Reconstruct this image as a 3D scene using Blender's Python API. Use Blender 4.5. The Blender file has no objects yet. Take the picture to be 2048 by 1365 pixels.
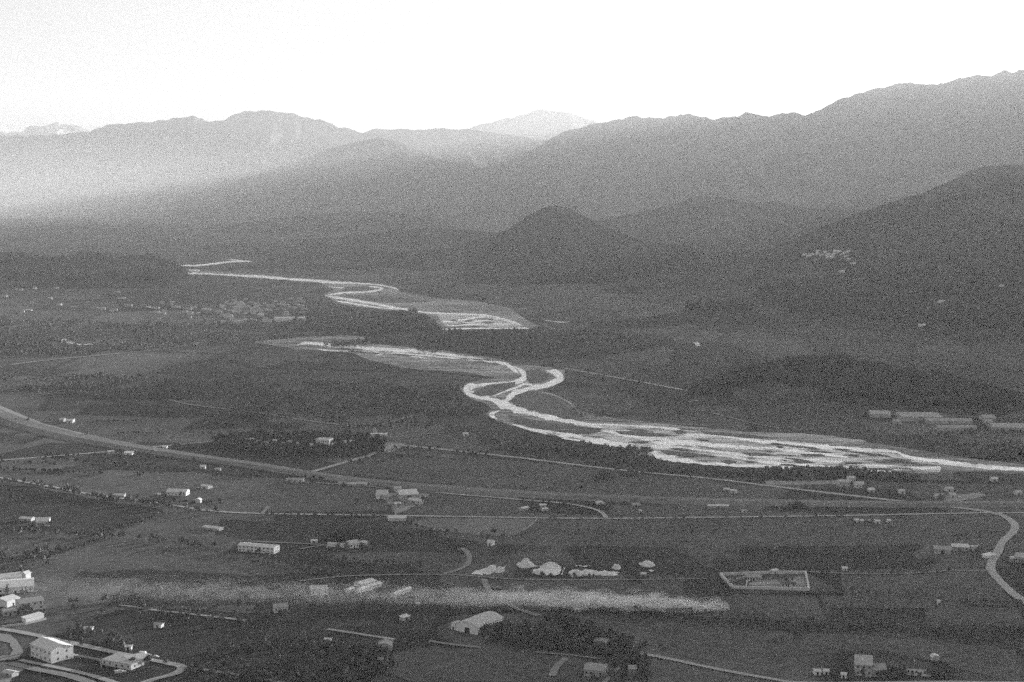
import bpy, math, random
import numpy as np
from mathutils import Vector, Matrix
from mathutils.geometry import tessellate_polygon

# ------------------------------------------------------------------ camera, sky, sun, exposure
F_PX, Y_H, CAM_Z = 3000.0, 385.0, 320.0          # focal length in photo pixels, horizon row, height above the plain
PITCH = math.atan((682.5 - Y_H) / F_PX)
scene = bpy.context.scene
col = scene.collection
cd = bpy.data.cameras.new("camera"); cam = bpy.data.objects.new("camera", cd); col.objects.link(cam)
cd.sensor_width = 36.0; cd.lens = 36.0 * F_PX / 2048.0
cd.clip_start = 1.0; cd.clip_end = 120000.0
cam.location = (0, 0, CAM_Z); cam.rotation_euler = (math.pi / 2 - PITCH, 0, 0)
scene.camera = cam

SUN_AZ, SUN_EL = math.radians(48), math.radians(7.4)   # azimuth clockwise from the view direction (+Y), low behind the right-hand mountain
w = bpy.data.worlds.new("World"); scene.world = w; w.use_nodes = True
nt = w.node_tree; nt.nodes.clear()
sky = nt.nodes.new("ShaderNodeTexSky"); sky.sky_type = 'NISHITA'; sky.sun_disc = False
sky.sun_elevation = SUN_EL; sky.sun_rotation = SUN_AZ
sky.dust_density = 2.0; sky.air_density = 1.0
bw = nt.nodes.new("ShaderNodeRGBToBW")
bg = nt.nodes.new("ShaderNodeBackground"); bg.inputs[1].default_value = 0.085
wo = nt.nodes.new("ShaderNodeOutputWorld")
nt.links.new(sky.outputs[0], bw.inputs[0]); nt.links.new(bw.outputs[0], bg.inputs[0]); nt.links.new(bg.outputs[0], wo.inputs[0])

sd = bpy.data.lights.new("sun", 'SUN'); sd.energy = 5.0; sd.angle = math.radians(0.5); sd.color = (1, 1, 1)
sun = bpy.data.objects.new("sun", sd); col.objects.link(sun)
sdir = Vector((math.sin(SUN_AZ) * math.cos(SUN_EL), math.cos(SUN_AZ) * math.cos(SUN_EL), math.sin(SUN_EL)))
sun.rotation_euler = sdir.to_track_quat('Z', 'Y').to_euler(); sun.location = (0, 0, 900)

scene.view_settings.view_transform = 'Standard'; scene.view_settings.look = 'None'
scene.view_settings.exposure = 1.42; scene.view_settings.gamma = 1.0
scene.cycles.use_denoising = False            # monochrome film grain: the renderer's own noise
scene.cycles.max_bounces = 4; scene.cycles.diffuse_bounces = 2; scene.cycles.volume_bounces = 2
scene.cycles.glossy_bounces = 2; scene.cycles.use_adaptive_sampling = True; scene.cycles.adaptive_threshold = 0.10; scene.cycles.adaptive_min_samples = 32
HAZE = 2.7e-5

# ------------------------------------------------------------------ helpers
random.seed(7); rng = np.random.default_rng(7)
def ray(px, py):
    u, v = (px - 1024) / F_PX, (682.5 - py) / F_PX
    return (u, math.cos(PITCH) + v * math.sin(PITCH), -math.sin(PITCH) + v * math.cos(PITCH))
def G(px, py, z=0.0):
    d = ray(px, py); t = (z - CAM_Z) / d[2]
    return Vector((d[0] * t, d[1] * t, z))
def P(px, py, dist):
    d = ray(px, py); t = dist / d[1]
    return (d[0] * t, dist, CAM_Z + d[2] * t)

def hash2(ix, iy, seed):
    h = (ix.astype(np.int64) * 374761393 + iy.astype(np.int64) * 668265263 + seed * 974711) & 0x7fffffff
    h = ((h ^ (h >> 13)) * 1274126177) & 0x7fffffff
    return ((h ^ (h >> 16)) & 0xffff) / 65535.0
def vnoise(x, y, seed=0):
    x = np.asarray(x, float); y = np.asarray(y, float)
    ix = np.floor(x); iy = np.floor(y); fx = x - ix; fy = y - iy
    fx = fx * fx * (3 - 2 * fx); fy = fy * fy * (3 - 2 * fy)
    a = hash2(ix, iy, seed); b = hash2(ix + 1, iy, seed); c = hash2(ix, iy + 1, seed); d = hash2(ix + 1, iy + 1, seed)
    return (a + (b - a) * fx) * (1 - fy) + (c + (d - c) * fx) * fy
def fbm(x, y, oct=5, seed=0):
    s = 0; a = 0.5; t = 0
    for i in range(oct):
        s = s + a * vnoise(x * 2 ** i, y * 2 ** i, seed + i * 17); t += a; a *= 0.5
    return s / t
def ridged(x, y, oct=4, seed=0):
    s = 0; a = 0.5; t = 0
    for i in range(oct):
        s = s + a * (1 - np.abs(2 * vnoise(x * 2 ** i, y * 2 ** i, seed + i * 31) - 1)); t += a; a *= 0.5
    return s / t

def tag(o, label=None, cat=None, group=None, kind=None):
    if label: o['label'] = label
    if cat: o['category'] = cat
    if group: o['group'] = group
    if kind: o['kind'] = kind
    return o
def link(name, me, mat=None, parent=None):
    o = bpy.data.objects.new(name, me); col.objects.link(o)
    if mat is not None and not me.materials: me.materials.append(mat)
    if parent is not None: o.parent = parent
    return o
def mesh(name, verts, faces, mat=None, parent=None, smooth=False):
    me = bpy.data.meshes.new(name); me.from_pydata([tuple(v) for v in verts], [], faces); me.update()
    if smooth: me.shade_smooth()
    return link(name, me, mat, parent)
def np_mesh(name, verts, faces, mat, smooth=False):
    """faces: (n,k) int array"""
    me = bpy.data.meshes.new(name); n, k = faces.shape
    me.vertices.add(len(verts)); me.vertices.foreach_set("co", np.ascontiguousarray(verts, dtype=np.float32).ravel())
    me.loops.add(n * k); me.loops.foreach_set("vertex_index", faces.astype(np.int32).ravel())
    me.polygons.add(n); me.polygons.foreach_set("loop_start", np.arange(0, n * k, k, dtype=np.int32))
    me.polygons.foreach_set("loop_total", np.full(n, k, dtype=np.int32))
    me.update(calc_edges=True); me.validate()
    if smooth: me.shade_smooth()
    return link(name, me, mat)
class MB:
    def __init__(s): s.v = []; s.f = []
    def add(s, vs, fs):
        n = len(s.v); s.v += [tuple(v) for v in vs]; s.f += [tuple(i + n for i in f) for f in fs]; return s
    def box(s, x0, x1, y0, y1, z0, z1):
        return s.add([(x0, y0, z0), (x1, y0, z0), (x1, y1, z0), (x0, y1, z0), (x0, y0, z1), (x1, y0, z1), (x1, y1, z1), (x0, y1, z1)],
                     [(0, 3, 2, 1), (4, 5, 6, 7), (0, 1, 5, 4), (1, 2, 6, 5), (2, 3, 7, 6), (3, 0, 4, 7)])
    def prism_x(s, prof, x0, x1):      # profile (y,z) extruded along x
        n = len(prof)
        return s.add([(x0, y, z) for y, z in prof] + [(x1, y, z) for y, z in prof],
                     [tuple(range(n)), tuple(range(2 * n - 1, n - 1, -1))] + [(i, i + n, (i + 1) % n + n, (i + 1) % n) for i in range(n)])
    def cyl(s, c, r, axis, h, n=10):
        vs = []
        for k in (0, 1):
            for i in range(n):
                a = 2 * math.pi * i / n; p = [r * math.cos(a), r * math.sin(a)]
                p.insert(axis, (k - .5) * h); vs.append((c[0] + p[0], c[1] + p[1], c[2] + p[2]))
        return s.add(vs, [tuple(range(n)), tuple(range(2 * n - 1, n - 1, -1))] + [(i, (i + 1) % n, (i + 1) % n + n, i + n) for i in range(n)])
    def build(s, name, mat, parent=None): return mesh(name, s.v, s.f, mat, parent)

# ------------------------------------------------------------------ materials (the photograph is monochrome: all are greys)
def new_mat(name):
    m = bpy.data.materials.new(name); m.use_nodes = True; n = m.node_tree
    return m, n, n.nodes["Principled BSDF"]
def grey(name, v, rough=0.85, var=0.15, scale=1.5, spec=0.2):
    m, n, b = new_mat(name)
    tc = n.nodes.new("ShaderNodeTexCoord"); no = n.nodes.new("ShaderNodeTexNoise"); no.inputs["Scale"].default_value = scale; no.inputs["Detail"].default_value = 4
    r = n.nodes.new("ShaderNodeMapRange"); r.inputs[1].default_value = .3; r.inputs[2].default_value = .7
    r.inputs[3].default_value = v * (1 - var); r.inputs[4].default_value = v * (1 + var)
    n.links.new(tc.outputs["Object"], no.inputs["Vector"]); n.links.new(no.outputs[0], r.inputs[0]); n.links.new(r.outputs[0], b.inputs["Base Color"])
    b.inputs["Roughness"].default_value = rough; b.inputs["Specular IOR Level"].default_value = spec
    return m
def terrain_mat(name, lo, hi, layers, rough=0.95, stretch=(1, 1, 1), rot=0.0, cells=None, ramp=None):
    """layers: list of (scale per metre, weight, detail); greys between lo and hi"""
    m, n, b = new_mat(name); L = n.links.new
    geo = n.nodes.new("ShaderNodeNewGeometry"); mp = n.nodes.new("ShaderNodeMapping")
    mp.inputs["Scale"].default_value = stretch; mp.inputs["Rotation"].default_value = (0, 0, rot)
    L(geo.outputs["Position"], mp.inputs[0])
    acc = None
    def addv(sock, wgt):
        nonlocal acc
        ml = n.nodes.new("ShaderNodeMath"); ml.operation = 'MULTIPLY_ADD'; ml.inputs[1].default_value = wgt; ml.inputs[2].default_value = 0
        L(sock, ml.inputs[0])
        if acc is not None: L(acc, ml.inputs[2])
        acc = ml.outputs[0]
    for sc, wt, det in layers:
        no = n.nodes.new("ShaderNodeTexNoise"); no.inputs["Scale"].default_value = sc; no.inputs["Detail"].default_value = det; no.inputs["Roughness"].default_value = .6
        L(mp.outputs[0], no.inputs["Vector"])
        r = n.nodes.new("ShaderNodeMapRange"); r.inputs[1].default_value = .3; r.inputs[2].default_value = .7; L(no.outputs[0], r.inputs[0])
        addv(r.outputs[0], wt)
    if cells:
        sc, wt, st, rt, edge = cells
        m2 = n.nodes.new("ShaderNodeMapping"); m2.inputs["Scale"].default_value = st; m2.inputs["Rotation"].default_value = (0, 0, rt)
        L(geo.outputs["Position"], m2.inputs[0])
        vo = n.nodes.new("ShaderNodeTexVoronoi"); vo.voronoi_dimensions = '2D'; vo.inputs["Scale"].default_value = sc; vo.inputs["Randomness"].default_value = .75
        L(m2.outputs[0], vo.inputs["Vector"])
        sep = n.nodes.new("ShaderNodeSeparateColor"); L(vo.outputs["Color"], sep.inputs[0]); addv(sep.outputs[0], wt)
        if edge:
            ve = n.nodes.new("ShaderNodeTexVoronoi"); ve.voronoi_dimensions = '2D'; ve.feature = 'DISTANCE_TO_EDGE'; ve.inputs["Scale"].default_value = sc; ve.inputs["Randomness"].default_value = .75
            L(m2.outputs[0], ve.inputs["Vector"])
            r = n.nodes.new("ShaderNodeMapRange"); r.inputs[1].default_value = 0.0; r.inputs[2].default_value = .05; r.inputs[3].default_value = -edge; r.inputs[4].default_value = 0
            L(ve.outputs["Distance"], r.inputs[0]); addv(r.outputs[0], 1.0)
    r = n.nodes.new("ShaderNodeMapRange"); r.inputs[3].default_value = lo; r.inputs[4].default_value = hi
    if ramp: r.interpolation_type = 'SMOOTHSTEP'; r.inputs[1].default_value, r.inputs[2].default_value = ramp
    L(acc, r.inputs[0]); L(r.outputs[0], b.inputs["Base Color"])
    b.inputs["Roughness"].default_value = rough; b.inputs["Specular IOR Level"].default_value = .1 if rough > .5 else .6
    return m

M = {}
M['ground'] = terrain_mat('plain_ground', .034, .165, [(.0007, .22, 3), (.006, .25, 5), (.03, .34, 6), (.16, .34, 4)], cells=(.0045, .30, (1, .55, 1), .35, .40), ramp=(.38, 1.25))
M['field'] = terrain_mat('field_grass', .045, .155, [(.015, .5, 5), (.12, .6, 5)])
M['field_dark'] = terrain_mat('field_dark', .018, .068, [(.015, .5, 5), (.12, .5, 5)])
M['field_pale'] = terrain_mat('field_pale', .12, .26, [(.02, .5, 4), (.3, .5, 4)])
M['field_dry'] = terrain_mat('field_dry', .06, .17, [(.01, .5, 5), (.15, .5, 4)])
M['levee'] = terrain_mat('levee_grass', .13, .30, [(.008, .5, 5), (.12, .5, 5)])
M['hill'] = terrain_mat('hill_forest', .016, .115, [(.0012, .35, 4), (.007, .35, 6), (.05, .3, 3)], ramp=(.35, .95))
M['hill_mid'] = terrain_mat('hill_mid_forest', .03, .10, [(.002, .5, 4), (.01, .5, 5)])
M['hill_dark'] = terrain_mat('hill_dark_forest', .012, .045, [(.002, .5, 4), (.02, .5, 4)])
M['mountain'] = terrain_mat('mountain_forest', .05, .25, [(.0006, .4, 5), (.004, .6, 6)])
M['mountain_far'] = terrain_mat('mountain_far_slope', .04, .10, [(.0006, .5, 5), (.004, .5, 6)])
M['snowy'] = terrain_mat('mountain_snow', .12, .65, [(.0012, .6, 5), (.008, .4, 5)])
M['gravel_grey'] = terrain_mat('gravel_overgrown', .17, .55, [(.008, .4, 6), (.06, .6, 5)], stretch=(.3, 1, 1), rot=.08, ramp=(.3, .8))
M['gravel'] = terrain_mat('gravel_streaked', .10, .85, [(.045, .55, 7), (.16, .45, 5)], stretch=(.14, 1, 1), rot=.10, ramp=(.34, .68), rough=.45)
M['gravel_white'] = terrain_mat('gravel_white', .26, .92, [(.05, .55, 6), (.2, .45, 5)], rough=.28, stretch=(.16, 1, 1), rot=.10, ramp=(.22, .52))
M['gravel_bright'] = terrain_mat('stone_bright', .62, .92, [(.05, .5, 5), (.4, .5, 4)])
M['island'] = terrain_mat('island_scrub', .10, .22, [(.02, .5, 5), (.15, .5, 4)])
M['road'] = terrain_mat('road_asphalt', .34, .52, [(.05, .5, 4), (.6, .5, 3)])
M['track'] = terrain_mat('track_dirt', .2, .36, [(.05, .5, 4), (.6, .5, 3)])
M['yard'] = terrain_mat('yard_gravel', .2, .42, [(.05, .5, 4), (.4, .5, 4)])
M['wall_white'] = grey('wall_white', .8); M['wall_grey'] = grey('wall_grey', .42); M['wall_pale'] = grey('wall_pale', .62)
M['roof_bright'] = grey('roof_bright', .72, rough=.6); M['roof_mid'] = grey('roof_mid', .40); M['roof_dark'] = grey('roof_dark', .12); M['roof_pale'] = grey('roof_pale', .55)
M['glass'] = grey('window_dark', .03, rough=.2, spec=.5); M['door'] = grey('door_dark', .04)
M['foliage'] = grey('foliage', .125, var=.45, scale=.9); M['foliage_b'] = grey('foliage_pale', .15, var=.4, scale=.9); M['bark'] = grey('bark', .08)
M['canopy'] = terrain_mat('woodland_canopy', .055, .13, [(.02, .5, 3), (.4, .5, 2)])
M['canopy_soft'] = terrain_mat('scrub_canopy', .12, .27, [(.02, .5, 3), (.4, .5, 2)])
M['paint'] = grey('car_paint', .72, rough=.3, var=.03, spec=.5); M['paint_grey'] = grey('car_paint_grey', .3, rough=.3, var=.03, spec=.5); M['tyre'] = grey('tyre', .03)
m, n, b = new_mat('pond_water'); b.inputs["Base Color"].default_value = (.03, .03, .03, 1); b.inputs["Roughness"].default_value = .12; b.inputs["IOR"].default_value = 1.33
M['water'] = m

# ------------------------------------------------------------------ ground
tag(mesh('ground', [(-30000, -1500, 0), (30000, -1500, 0), (30000, 41000, 0), (-30000, 41000, 0)], [(0, 1, 2, 3)], M['ground']), kind='structure')

# ------------------------------------------------------------------ mountains: ridge traced, real distance and thickness
def interp_pts(pts, n):
    pts = np.array(pts, float); s = np.linspace(pts[0, 0], pts[-1, 0], n)
    return s, [np.interp(s, pts[:, 0], pts[:, k]) for k in range(1, pts.shape[1])]
HILLS = {}
def mountain(name, pts, front, back, mat, n=420, m=70, amp=.16, crest=.02, seed=1, spur=600., power=1.25, key=None, taper=0):
    """pts: (px, py, distance).  front/back: metres from crest to foot, towards / away from the viewer"""
    s, (py, dist) = interp_pts(pts, n)
    crestp = np.array([P(a, b_, c) for a, b_, c in zip(s, py, dist)])
    cx, cy, cz = crestp.T
    rad = np.stack([cx, cy], 1) / np.hypot(cx, cy)[:, None]
    t = np.concatenate([-np.linspace(1, 0, m) ** 1.2, (np.linspace(0, 1, m // 3) ** 1.2)[1:]])
    off = np.where(t < 0, t * front, t * back)
    tp = np.clip(cz / taper, .03, 1)[:, None] ** .7 if taper else 1.0
    X = cx[:, None] + rad[:, 0:1] * off[None] * tp; Y = cy[:, None] + rad[:, 1:2] * off[None] * tp
    base = cz[:, None] * (1 - np.abs(t[None])) ** power
    mid = 4 * np.abs(t) * (1 - np.abs(t))
    rn = ridged(X / spur, Y / (spur * 2.2), 5, seed) - .62
    Z = base + cz[:, None] * (amp * rn * mid[None] * 1.6)
    fine = fbm(X / (spur * .12), Y / (spur * .12), 4, seed + 5) - .5
    Z = Z + fine * cz[:, None] * crest * (1 - np.abs(t[None]) ** 4)
    Z = np.where(np.abs(t)[None] > .999, -3, Z)
    k = len(t); V = np.stack([X, Y, Z], -1).reshape(-1, 3)
    i, j = np.meshgrid(np.arange(n - 1), np.arange(k - 1), indexing='ij'); a = i * k + j
    Fc = np.stack([a, a + k, a + k + 1, a + 1], -1).reshape(-1, 4)
    o = np_mesh(name, V, Fc, mat, smooth=True); tag(o, kind='structure')
    if key: HILLS[key] = (X, Y, Z)
    return o

mountain('mountain', [(-700, 262, 33000), (-300, 255, 33000), (0, 252, 33000), (22, 262, 33000), (42, 264, 33000), (60, 252, 33000), (85, 254, 33000), (110, 246, 33000), (150, 250, 33000), (185, 264, 33000), (400, 275, 33000), (800, 275, 33000), (925, 262, 33000), (960, 250, 33000), (1000, 241, 33000), (1040, 230, 33000), (1085, 218, 33000), (1135, 226, 33000), (1200, 246, 33000), (1350, 275, 33000), (1600, 300, 33000)],
         6000, 3000, M['snowy'], n=900, spur=1500, amp=.3, seed=3, crest=.05)
mountain('mountain', [(-900, 290, 27000), (-300, 285, 27000), (0, 272, 27000), (120, 270, 27000), (180, 263, 27000), (215, 249, 27000), (300, 245, 26800), (350, 237, 26500), (388, 231, 26500), (418, 243, 26500), (450, 239, 26500), (478, 225, 26500), (505, 221, 26500), (590, 226, 26500), (602, 233, 26500), (640, 240, 26500), (680, 255, 26500), (725, 265, 26500), (752, 258, 26500), (805, 259, 26500), (880, 258, 26500), (940, 259, 26500), (1000, 266, 26500), (1200, 300, 26500), (1500, 330, 26500)],
         5000, 3500, M['mountain_far'], n=1000, spur=1100, amp=.24, seed=8, crest=.045)
mountain('mountain', [(350, 400, 20000), (480, 360, 20000), (600, 320, 20000), (680, 292, 20000), (760, 275, 20000), (815, 288, 20000), (870, 315, 20000), (960, 335, 20000), (1100, 330, 20000), (1300, 330, 20000)],
         4500, 3000, M['mountain_far'], n=400, spur=800, amp=.2, seed=12)
# the long right-hand range that comes towards the viewer and hides the low sun
mountain('mountain', [(700, 395, 25350), (850, 362, 24440), (960, 340, 23400), (1020, 318, 22750), (1075, 296, 22100), (1105, 275, 21450), (1130, 263, 20800), (1170, 252, 20540), (1210, 246, 20150), (1240, 238, 19760), (1268, 232, 19500), (1300, 236, 19240), (1322, 239, 18980), (1345, 232, 18850), (1375, 227, 18590), (1400, 233, 18460), (1428, 241, 18200), (1470, 233, 18070), (1500, 227, 17940), (1535, 234, 17810), (1550, 228, 17680), (1590, 225, 17550), (1612, 231, 17420), (1640, 218, 17290), (1660, 209, 17160), (1710, 189, 16900), (1760, 175, 16640), (1800, 167, 16510), (1850, 168, 16380), (1890, 166, 16250), (1930, 155, 16120), (1975, 151, 15990), (2010, 144, 15860), (2048, 141, 15730), (2300, 120, 14674), (2700, 95, 12894), (3200, 60, 10979), (3900, 20, 8888), (4700, -20, 7000), (5600, -60, 5900), (6800, -110, 4900), (8500, -180, 3900)],
         4200, 6000, M['mountain'], n=1500, m=120, spur=700, amp=.34, crest=.05, seed=21)
# foothills
mountain('hill', [(250, 478, 13500), (380, 462, 13500), (480, 447, 13500), (560, 436, 13500), (700, 424, 13500), (800, 425, 13200), (900, 440, 13000)],
         1800, 1800, M['hill'], n=400, spur=400, amp=.2, seed=30)
mountain('hill', [(1120, 470, 8800), (1190, 441, 8800), (1260, 428, 8800), (1340, 411, 8600), (1385, 396, 8600), (1415, 391, 8600), (1455, 397, 8600), (1500, 407, 8600), (1560, 403, 8600), (1600, 415, 8600), (1700, 420, 8600), (1900, 410, 8600), (2200, 400, 8600)],
         1000, 900, M['hill_mid'], n=400, spur=350, amp=.2, seed=31)
mountain('hill', [(330, 510, 8600), (450, 490, 8600), (620, 478, 8500), (720, 470, 8400), (860, 455, 8400), (950, 462, 8300), (1100, 475, 8300), (1300, 480, 8200)],
         900, 900, M['hill'], n=300, spur=300, amp=.2, seed=32)
mountain('hill', [(930, 484, 5700), (985, 474, 5700), (1020, 456, 5700), (1050, 435, 5700), (1085, 417, 5700), (1110, 410, 5700), (1135, 416, 5700), (1165, 431, 5700), (1190, 443, 5700), (1230, 462, 5700), (1290, 482, 5700), (1400, 495, 5700)],
         450, 520, M['hill_dark'], n=260, spur=260, amp=.14, seed=33, power=1.1)
mountain('hill', [(520, 522, 6950), (560, 513, 6900), (640, 507, 6900), (800, 502, 6800), (950, 492, 6700), (1100, 492, 6700), (1300, 498, 6600), (1500, 500, 6600), (1800, 500, 6500)],
         650, 700, M['hill'], n=300, spur=250, amp=.2, seed=34)
mountain('hill', [(-500, 515, 5700), (-200, 510, 5650), (0, 512, 5600), (100, 514, 5600), (170, 510, 5600), (230, 515, 5600), (265, 509, 5600), (300, 513, 5600), (330, 524, 5650), (352, 536, 5700), (378, 549, 5750)],
         620, 500, M['hill'], n=300, spur=250, amp=.12, seed=35, power=1.0, key='left', taper=70)
# near right mountain flank (two ridges)
mountain('hill', [(1230, 566, 4928), (1400, 538, 5016), (1530, 500, 5104), (1600, 474, 5192), (1650, 450, 5192), (1750, 415, 5192), (1850, 385, 5192), (1900, 362, 5192), (1932, 346, 5192), (1965, 334, 5192), (2048, 329, 5192), (2200, 300, 5104), (2500, 250, 4928), (3000, 190, 5200), (3600, 120, 4600), (4400, 60, 3900), (5400, 0, 3200)],
         1500, 1500, M['hill'], n=600, m=100, spur=330, amp=.20, crest=.012, seed=36, key='flank_far', taper=450)
mountain('hill', [(1180, 650, 3600), (1300, 634, 3700), (1400, 615, 3900), (1500, 588, 4000), (1600, 562, 4100), (1700, 541, 4200), (1850, 512, 4200), (1960, 478, 4200), (2048, 440, 4200), (2300, 380, 4100), (2800, 300, 3800), (3400, 220, 3400), (4200, 140, 2800), (5200, 60, 2300)],
         1050, 1100, M['hill'], n=500, m=90, spur=230, amp=.14, crest=.012, seed=37, key='flank', taper=180)
mountain('hill', [(1330, 802, 2300), (1400, 778, 2380), (1470, 748, 2450), (1530, 732, 2500), (1600, 723, 2550), (1680, 720, 2550), (1760, 725, 2500), (1840, 740, 2450), (1920, 765, 2350), (2000, 792, 2260), (2060, 806, 2260), (2130, 830, 2200)],
         280, 300, M['hill'], n=240, m=50, spur=110, amp=.15, seed=38, key='knoll', taper=30)

# ------------------------------------------------------------------ flat sheets: fields, river, roads
def ragged(poly, amp=1.5, step=6.0, seed=0, vy=.45):
    out = []; k = 0
    for i in range(len(poly)):
        a, b_ = poly[i], poly[(i + 1) % len(poly)]; L = math.hypot(b_[0] - a[0], b_[1] - a[1]); n_ = max(1, int(L / step))
        for j in range(n_):
            f = j / n_; k += 1
            px, py = a[0] + (b_[0] - a[0]) * f, a[1] + (b_[1] - a[1]) * f
            out.append((px + amp * 2 * (float(fbm(k * .37, seed * 9.1, 3, seed)) - .5) * 2, py + amp * vy * 2 * (float(fbm(k * .43, seed * 5.3 + 50, 3, seed + 9)) - .5) * 2))
    return out
def sheet(name, polys, mat, z, kind='structure'):
    vs, fs = [], []
    for p in polys:
        w_ = [G(x, y, z) for x, y in p]; tr = tessellate_polygon([w_]); n0 = len(vs); vs += w_
        for t in tr:
            a, b_, c = (w_[i] for i in t)
            t = tuple(t) if (b_ - a).cross(c - a).z > 0 else tuple(reversed(t))
            fs.append(tuple(i + n0 for i in t))
    return tag(mesh(name, vs, fs, mat), kind=kind)
def strip_px(pts):
    """pts (px,py,thickness px) -> polygon"""
    up, dn = [], []
    for i, (x, y, t) in enumerate(pts):
        a = pts[max(0, i - 1)]; b_ = pts[min(len(pts) - 1, i + 1)]; dx, dy = b_[0] - a[0], b_[1] - a[1]; l = math.hypot(dx, dy) or 1
        t = t * (.4 + .95 * float(fbm(i * .55, pts[0][0] * .013, 3, 3))); nx, ny = -dy / l, dx / l; up.append((x - nx * t / 2, y - ny * t / 2)); dn.append((x + nx * t / 2, y + ny * t / 2))
    return up + dn[::-1]
def smooth_line(pts, n=6):
    out = []
    for i in range(len(pts) - 1):
        p0, p1, p2, p3 = pts[max(0, i - 1)], pts[i], pts[i + 1], pts[min(len(pts) - 1, i + 2)]
        for j in range(n):
            t = j / n
            out.append(tuple(.5 * (2 * b_ + (c - a) * t + (2 * a - 5 * b_ + 4 * c - d) * t * t + (3 * b_ - a - 3 * c + d) * t ** 3) for a, b_, c, d in zip(p0, p1, p2, p3)))
    out.append(tuple(pts[-1])); return out
def road(pts, width, mat='road', z=.3, name='road', wig=0.0, seed=0):
    """pixel polyline laid on the plain, constant width in metres"""
    c = [G(x, y, z) for x, y in smooth_line([tuple(map(float, p)) for p in pts])]
    vs, fs = [], []
    for i, p in enumerate(c):
        d = (c[min(len(c) - 1, i + 1)] - c[max(0, i - 1)]).normalized(); nrm = Vector((-d.y, d.x, 0))
        h = width / 2 * (1 + .25 * (float(vnoise(i * .7, seed)) - .5))
        vs += [p + nrm * h, p - nrm * h]
        if i: fs.append((2 * i - 2, 2 * i - 1, 2 * i + 1, 2 * i))
    return tag(mesh(name, vs, fs, M[mat]), kind='structure')

# fields of differing tone
FIELDS = [
 ('field', [(120, 1100), (215, 1082), (400, 1098), (520, 1120), (640, 1145), (500, 1152), (300, 1140), (90, 1145)]),
 ('field', [(800, 900), (1010, 920), (1250, 945), (1420, 962), (1500, 980), (1300, 992), (1100, 985), (900, 970), (720, 950), (640, 945)]),
 ('field', [(560, 1000), (720, 975), (750, 1000), (770, 1022), (640, 1024), (550, 1020)]),
 ('field_dark', [(440, 1040), (760, 1045), (800, 1065), (960, 1085), (900, 1100), (700, 1105), (560, 1085), (430, 1070)]),
 ('field', [(210, 1030), (400, 1026), (430, 1050), (300, 1062), (215, 1070), (240, 1050)]),
 ('field', [(1110, 1045), (1500, 1042), (1880, 1038), (1960, 1045), (1900, 1075), (1500, 1085), (1200, 1080), (1090, 1065)]),
 ('field_dark', [(1480, 1095), (1840, 1090), (1880, 1120), (1860, 1138), (1560, 1140), (1480, 1120)]),
 ('field', [(1640, 1190), (1860, 1202), (2040, 1220), (2048, 1255), (1880, 1250), (1660, 1240)]),
 ('field', [(1460, 1190), (1630, 1192), (1650, 1240), (1500, 1240), (1380, 1232)]),
 ('field_dark', [(1660, 1215), (1850, 1217), (1850, 1250), (1650, 1245)]),
 ('field', [(780, 1310), (860, 1292), (1060, 1310), (1090, 1340), (1060, 1365), (820, 1365), (770, 1340)]),
 ('field', [(1310, 1262), (1700, 1268), (2030, 1300), (2040, 1365), (1760, 1300), (1400, 1322), (1320, 1300)]),
 ('field', [(240, 940), (400, 945), (560, 968), (540, 1010), (300, 1000), (120, 965), (130, 945)]),
 ('field_dark', [(0, 970), (60, 972), (200, 1002), (330, 1018), (260, 1050), (190, 1068), (0, 1058)]),
 ('field', [(0, 1068), (90, 1078), (190, 1080), (100, 1112), (0, 1118)]),
]
for i, (mk, p) in enumerate(FIELDS):
    sheet('field', [ragged(p, 3, 14, i)], M[mk], .12 + .004 * i)
sheet('field', [ragged([(800, 1055), (850, 1037), (1075, 1038), (1050, 1060), (1030, 1070), (985, 1074), (930, 1068), (860, 1060)], 1.5, 8, 5)], M['field_pale'], .24)
sheet('field', [ragged([(0, 925), (60, 915), (150, 918), (165, 928), (120, 938), (40, 948), (0, 960)], 5, 6, 6)], M['field_dry'], .22)
sheet('field', [ragged([(1820, 1108), (1870, 1085), (1960, 1092), (1975, 1105), (1940, 1118), (1840, 1118)], 4, 6, 8)], M['field_dry'], .22)
sheet('yard', [ragged([(772, 884), (812, 888), (800, 896), (778, 906), (764, 898)], 1, 5, 7)], M['yard'], .26)
sheet('yard', [ragged([(-30, 1262), (22, 1270), (40, 1288), (46, 1305), (32, 1318), (-30, 1324), (-30, 1316), (20, 1310), (26, 1300), (18, 1286), (-30, 1278)], 2, 5, 11), ragged([(-30, 1326), (30, 1325), (58, 1335), (30, 1348), (14, 1372), (-30, 1372)], 2, 5, 15)], M['track'], .26)
sheet('yard', [ragged([(1530, 962), (1600, 962), (1700, 962), (1690, 968), (1600, 970), (1535, 970)], 1, 8, 12)], M['yard'], .26)
sheet('yard', [ragged([(780, 985), (860, 990), (830, 1012), (790, 1030), (786, 1012), (765, 1000)], 2, 6, 13)], M['yard'], .22)
sheet('yard', [ragged([(1890, 992), (1960, 985), (1975, 992), (1900, 1006), (1885, 1002)], 2, 6, 14)], M['yard'], .22)

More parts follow.
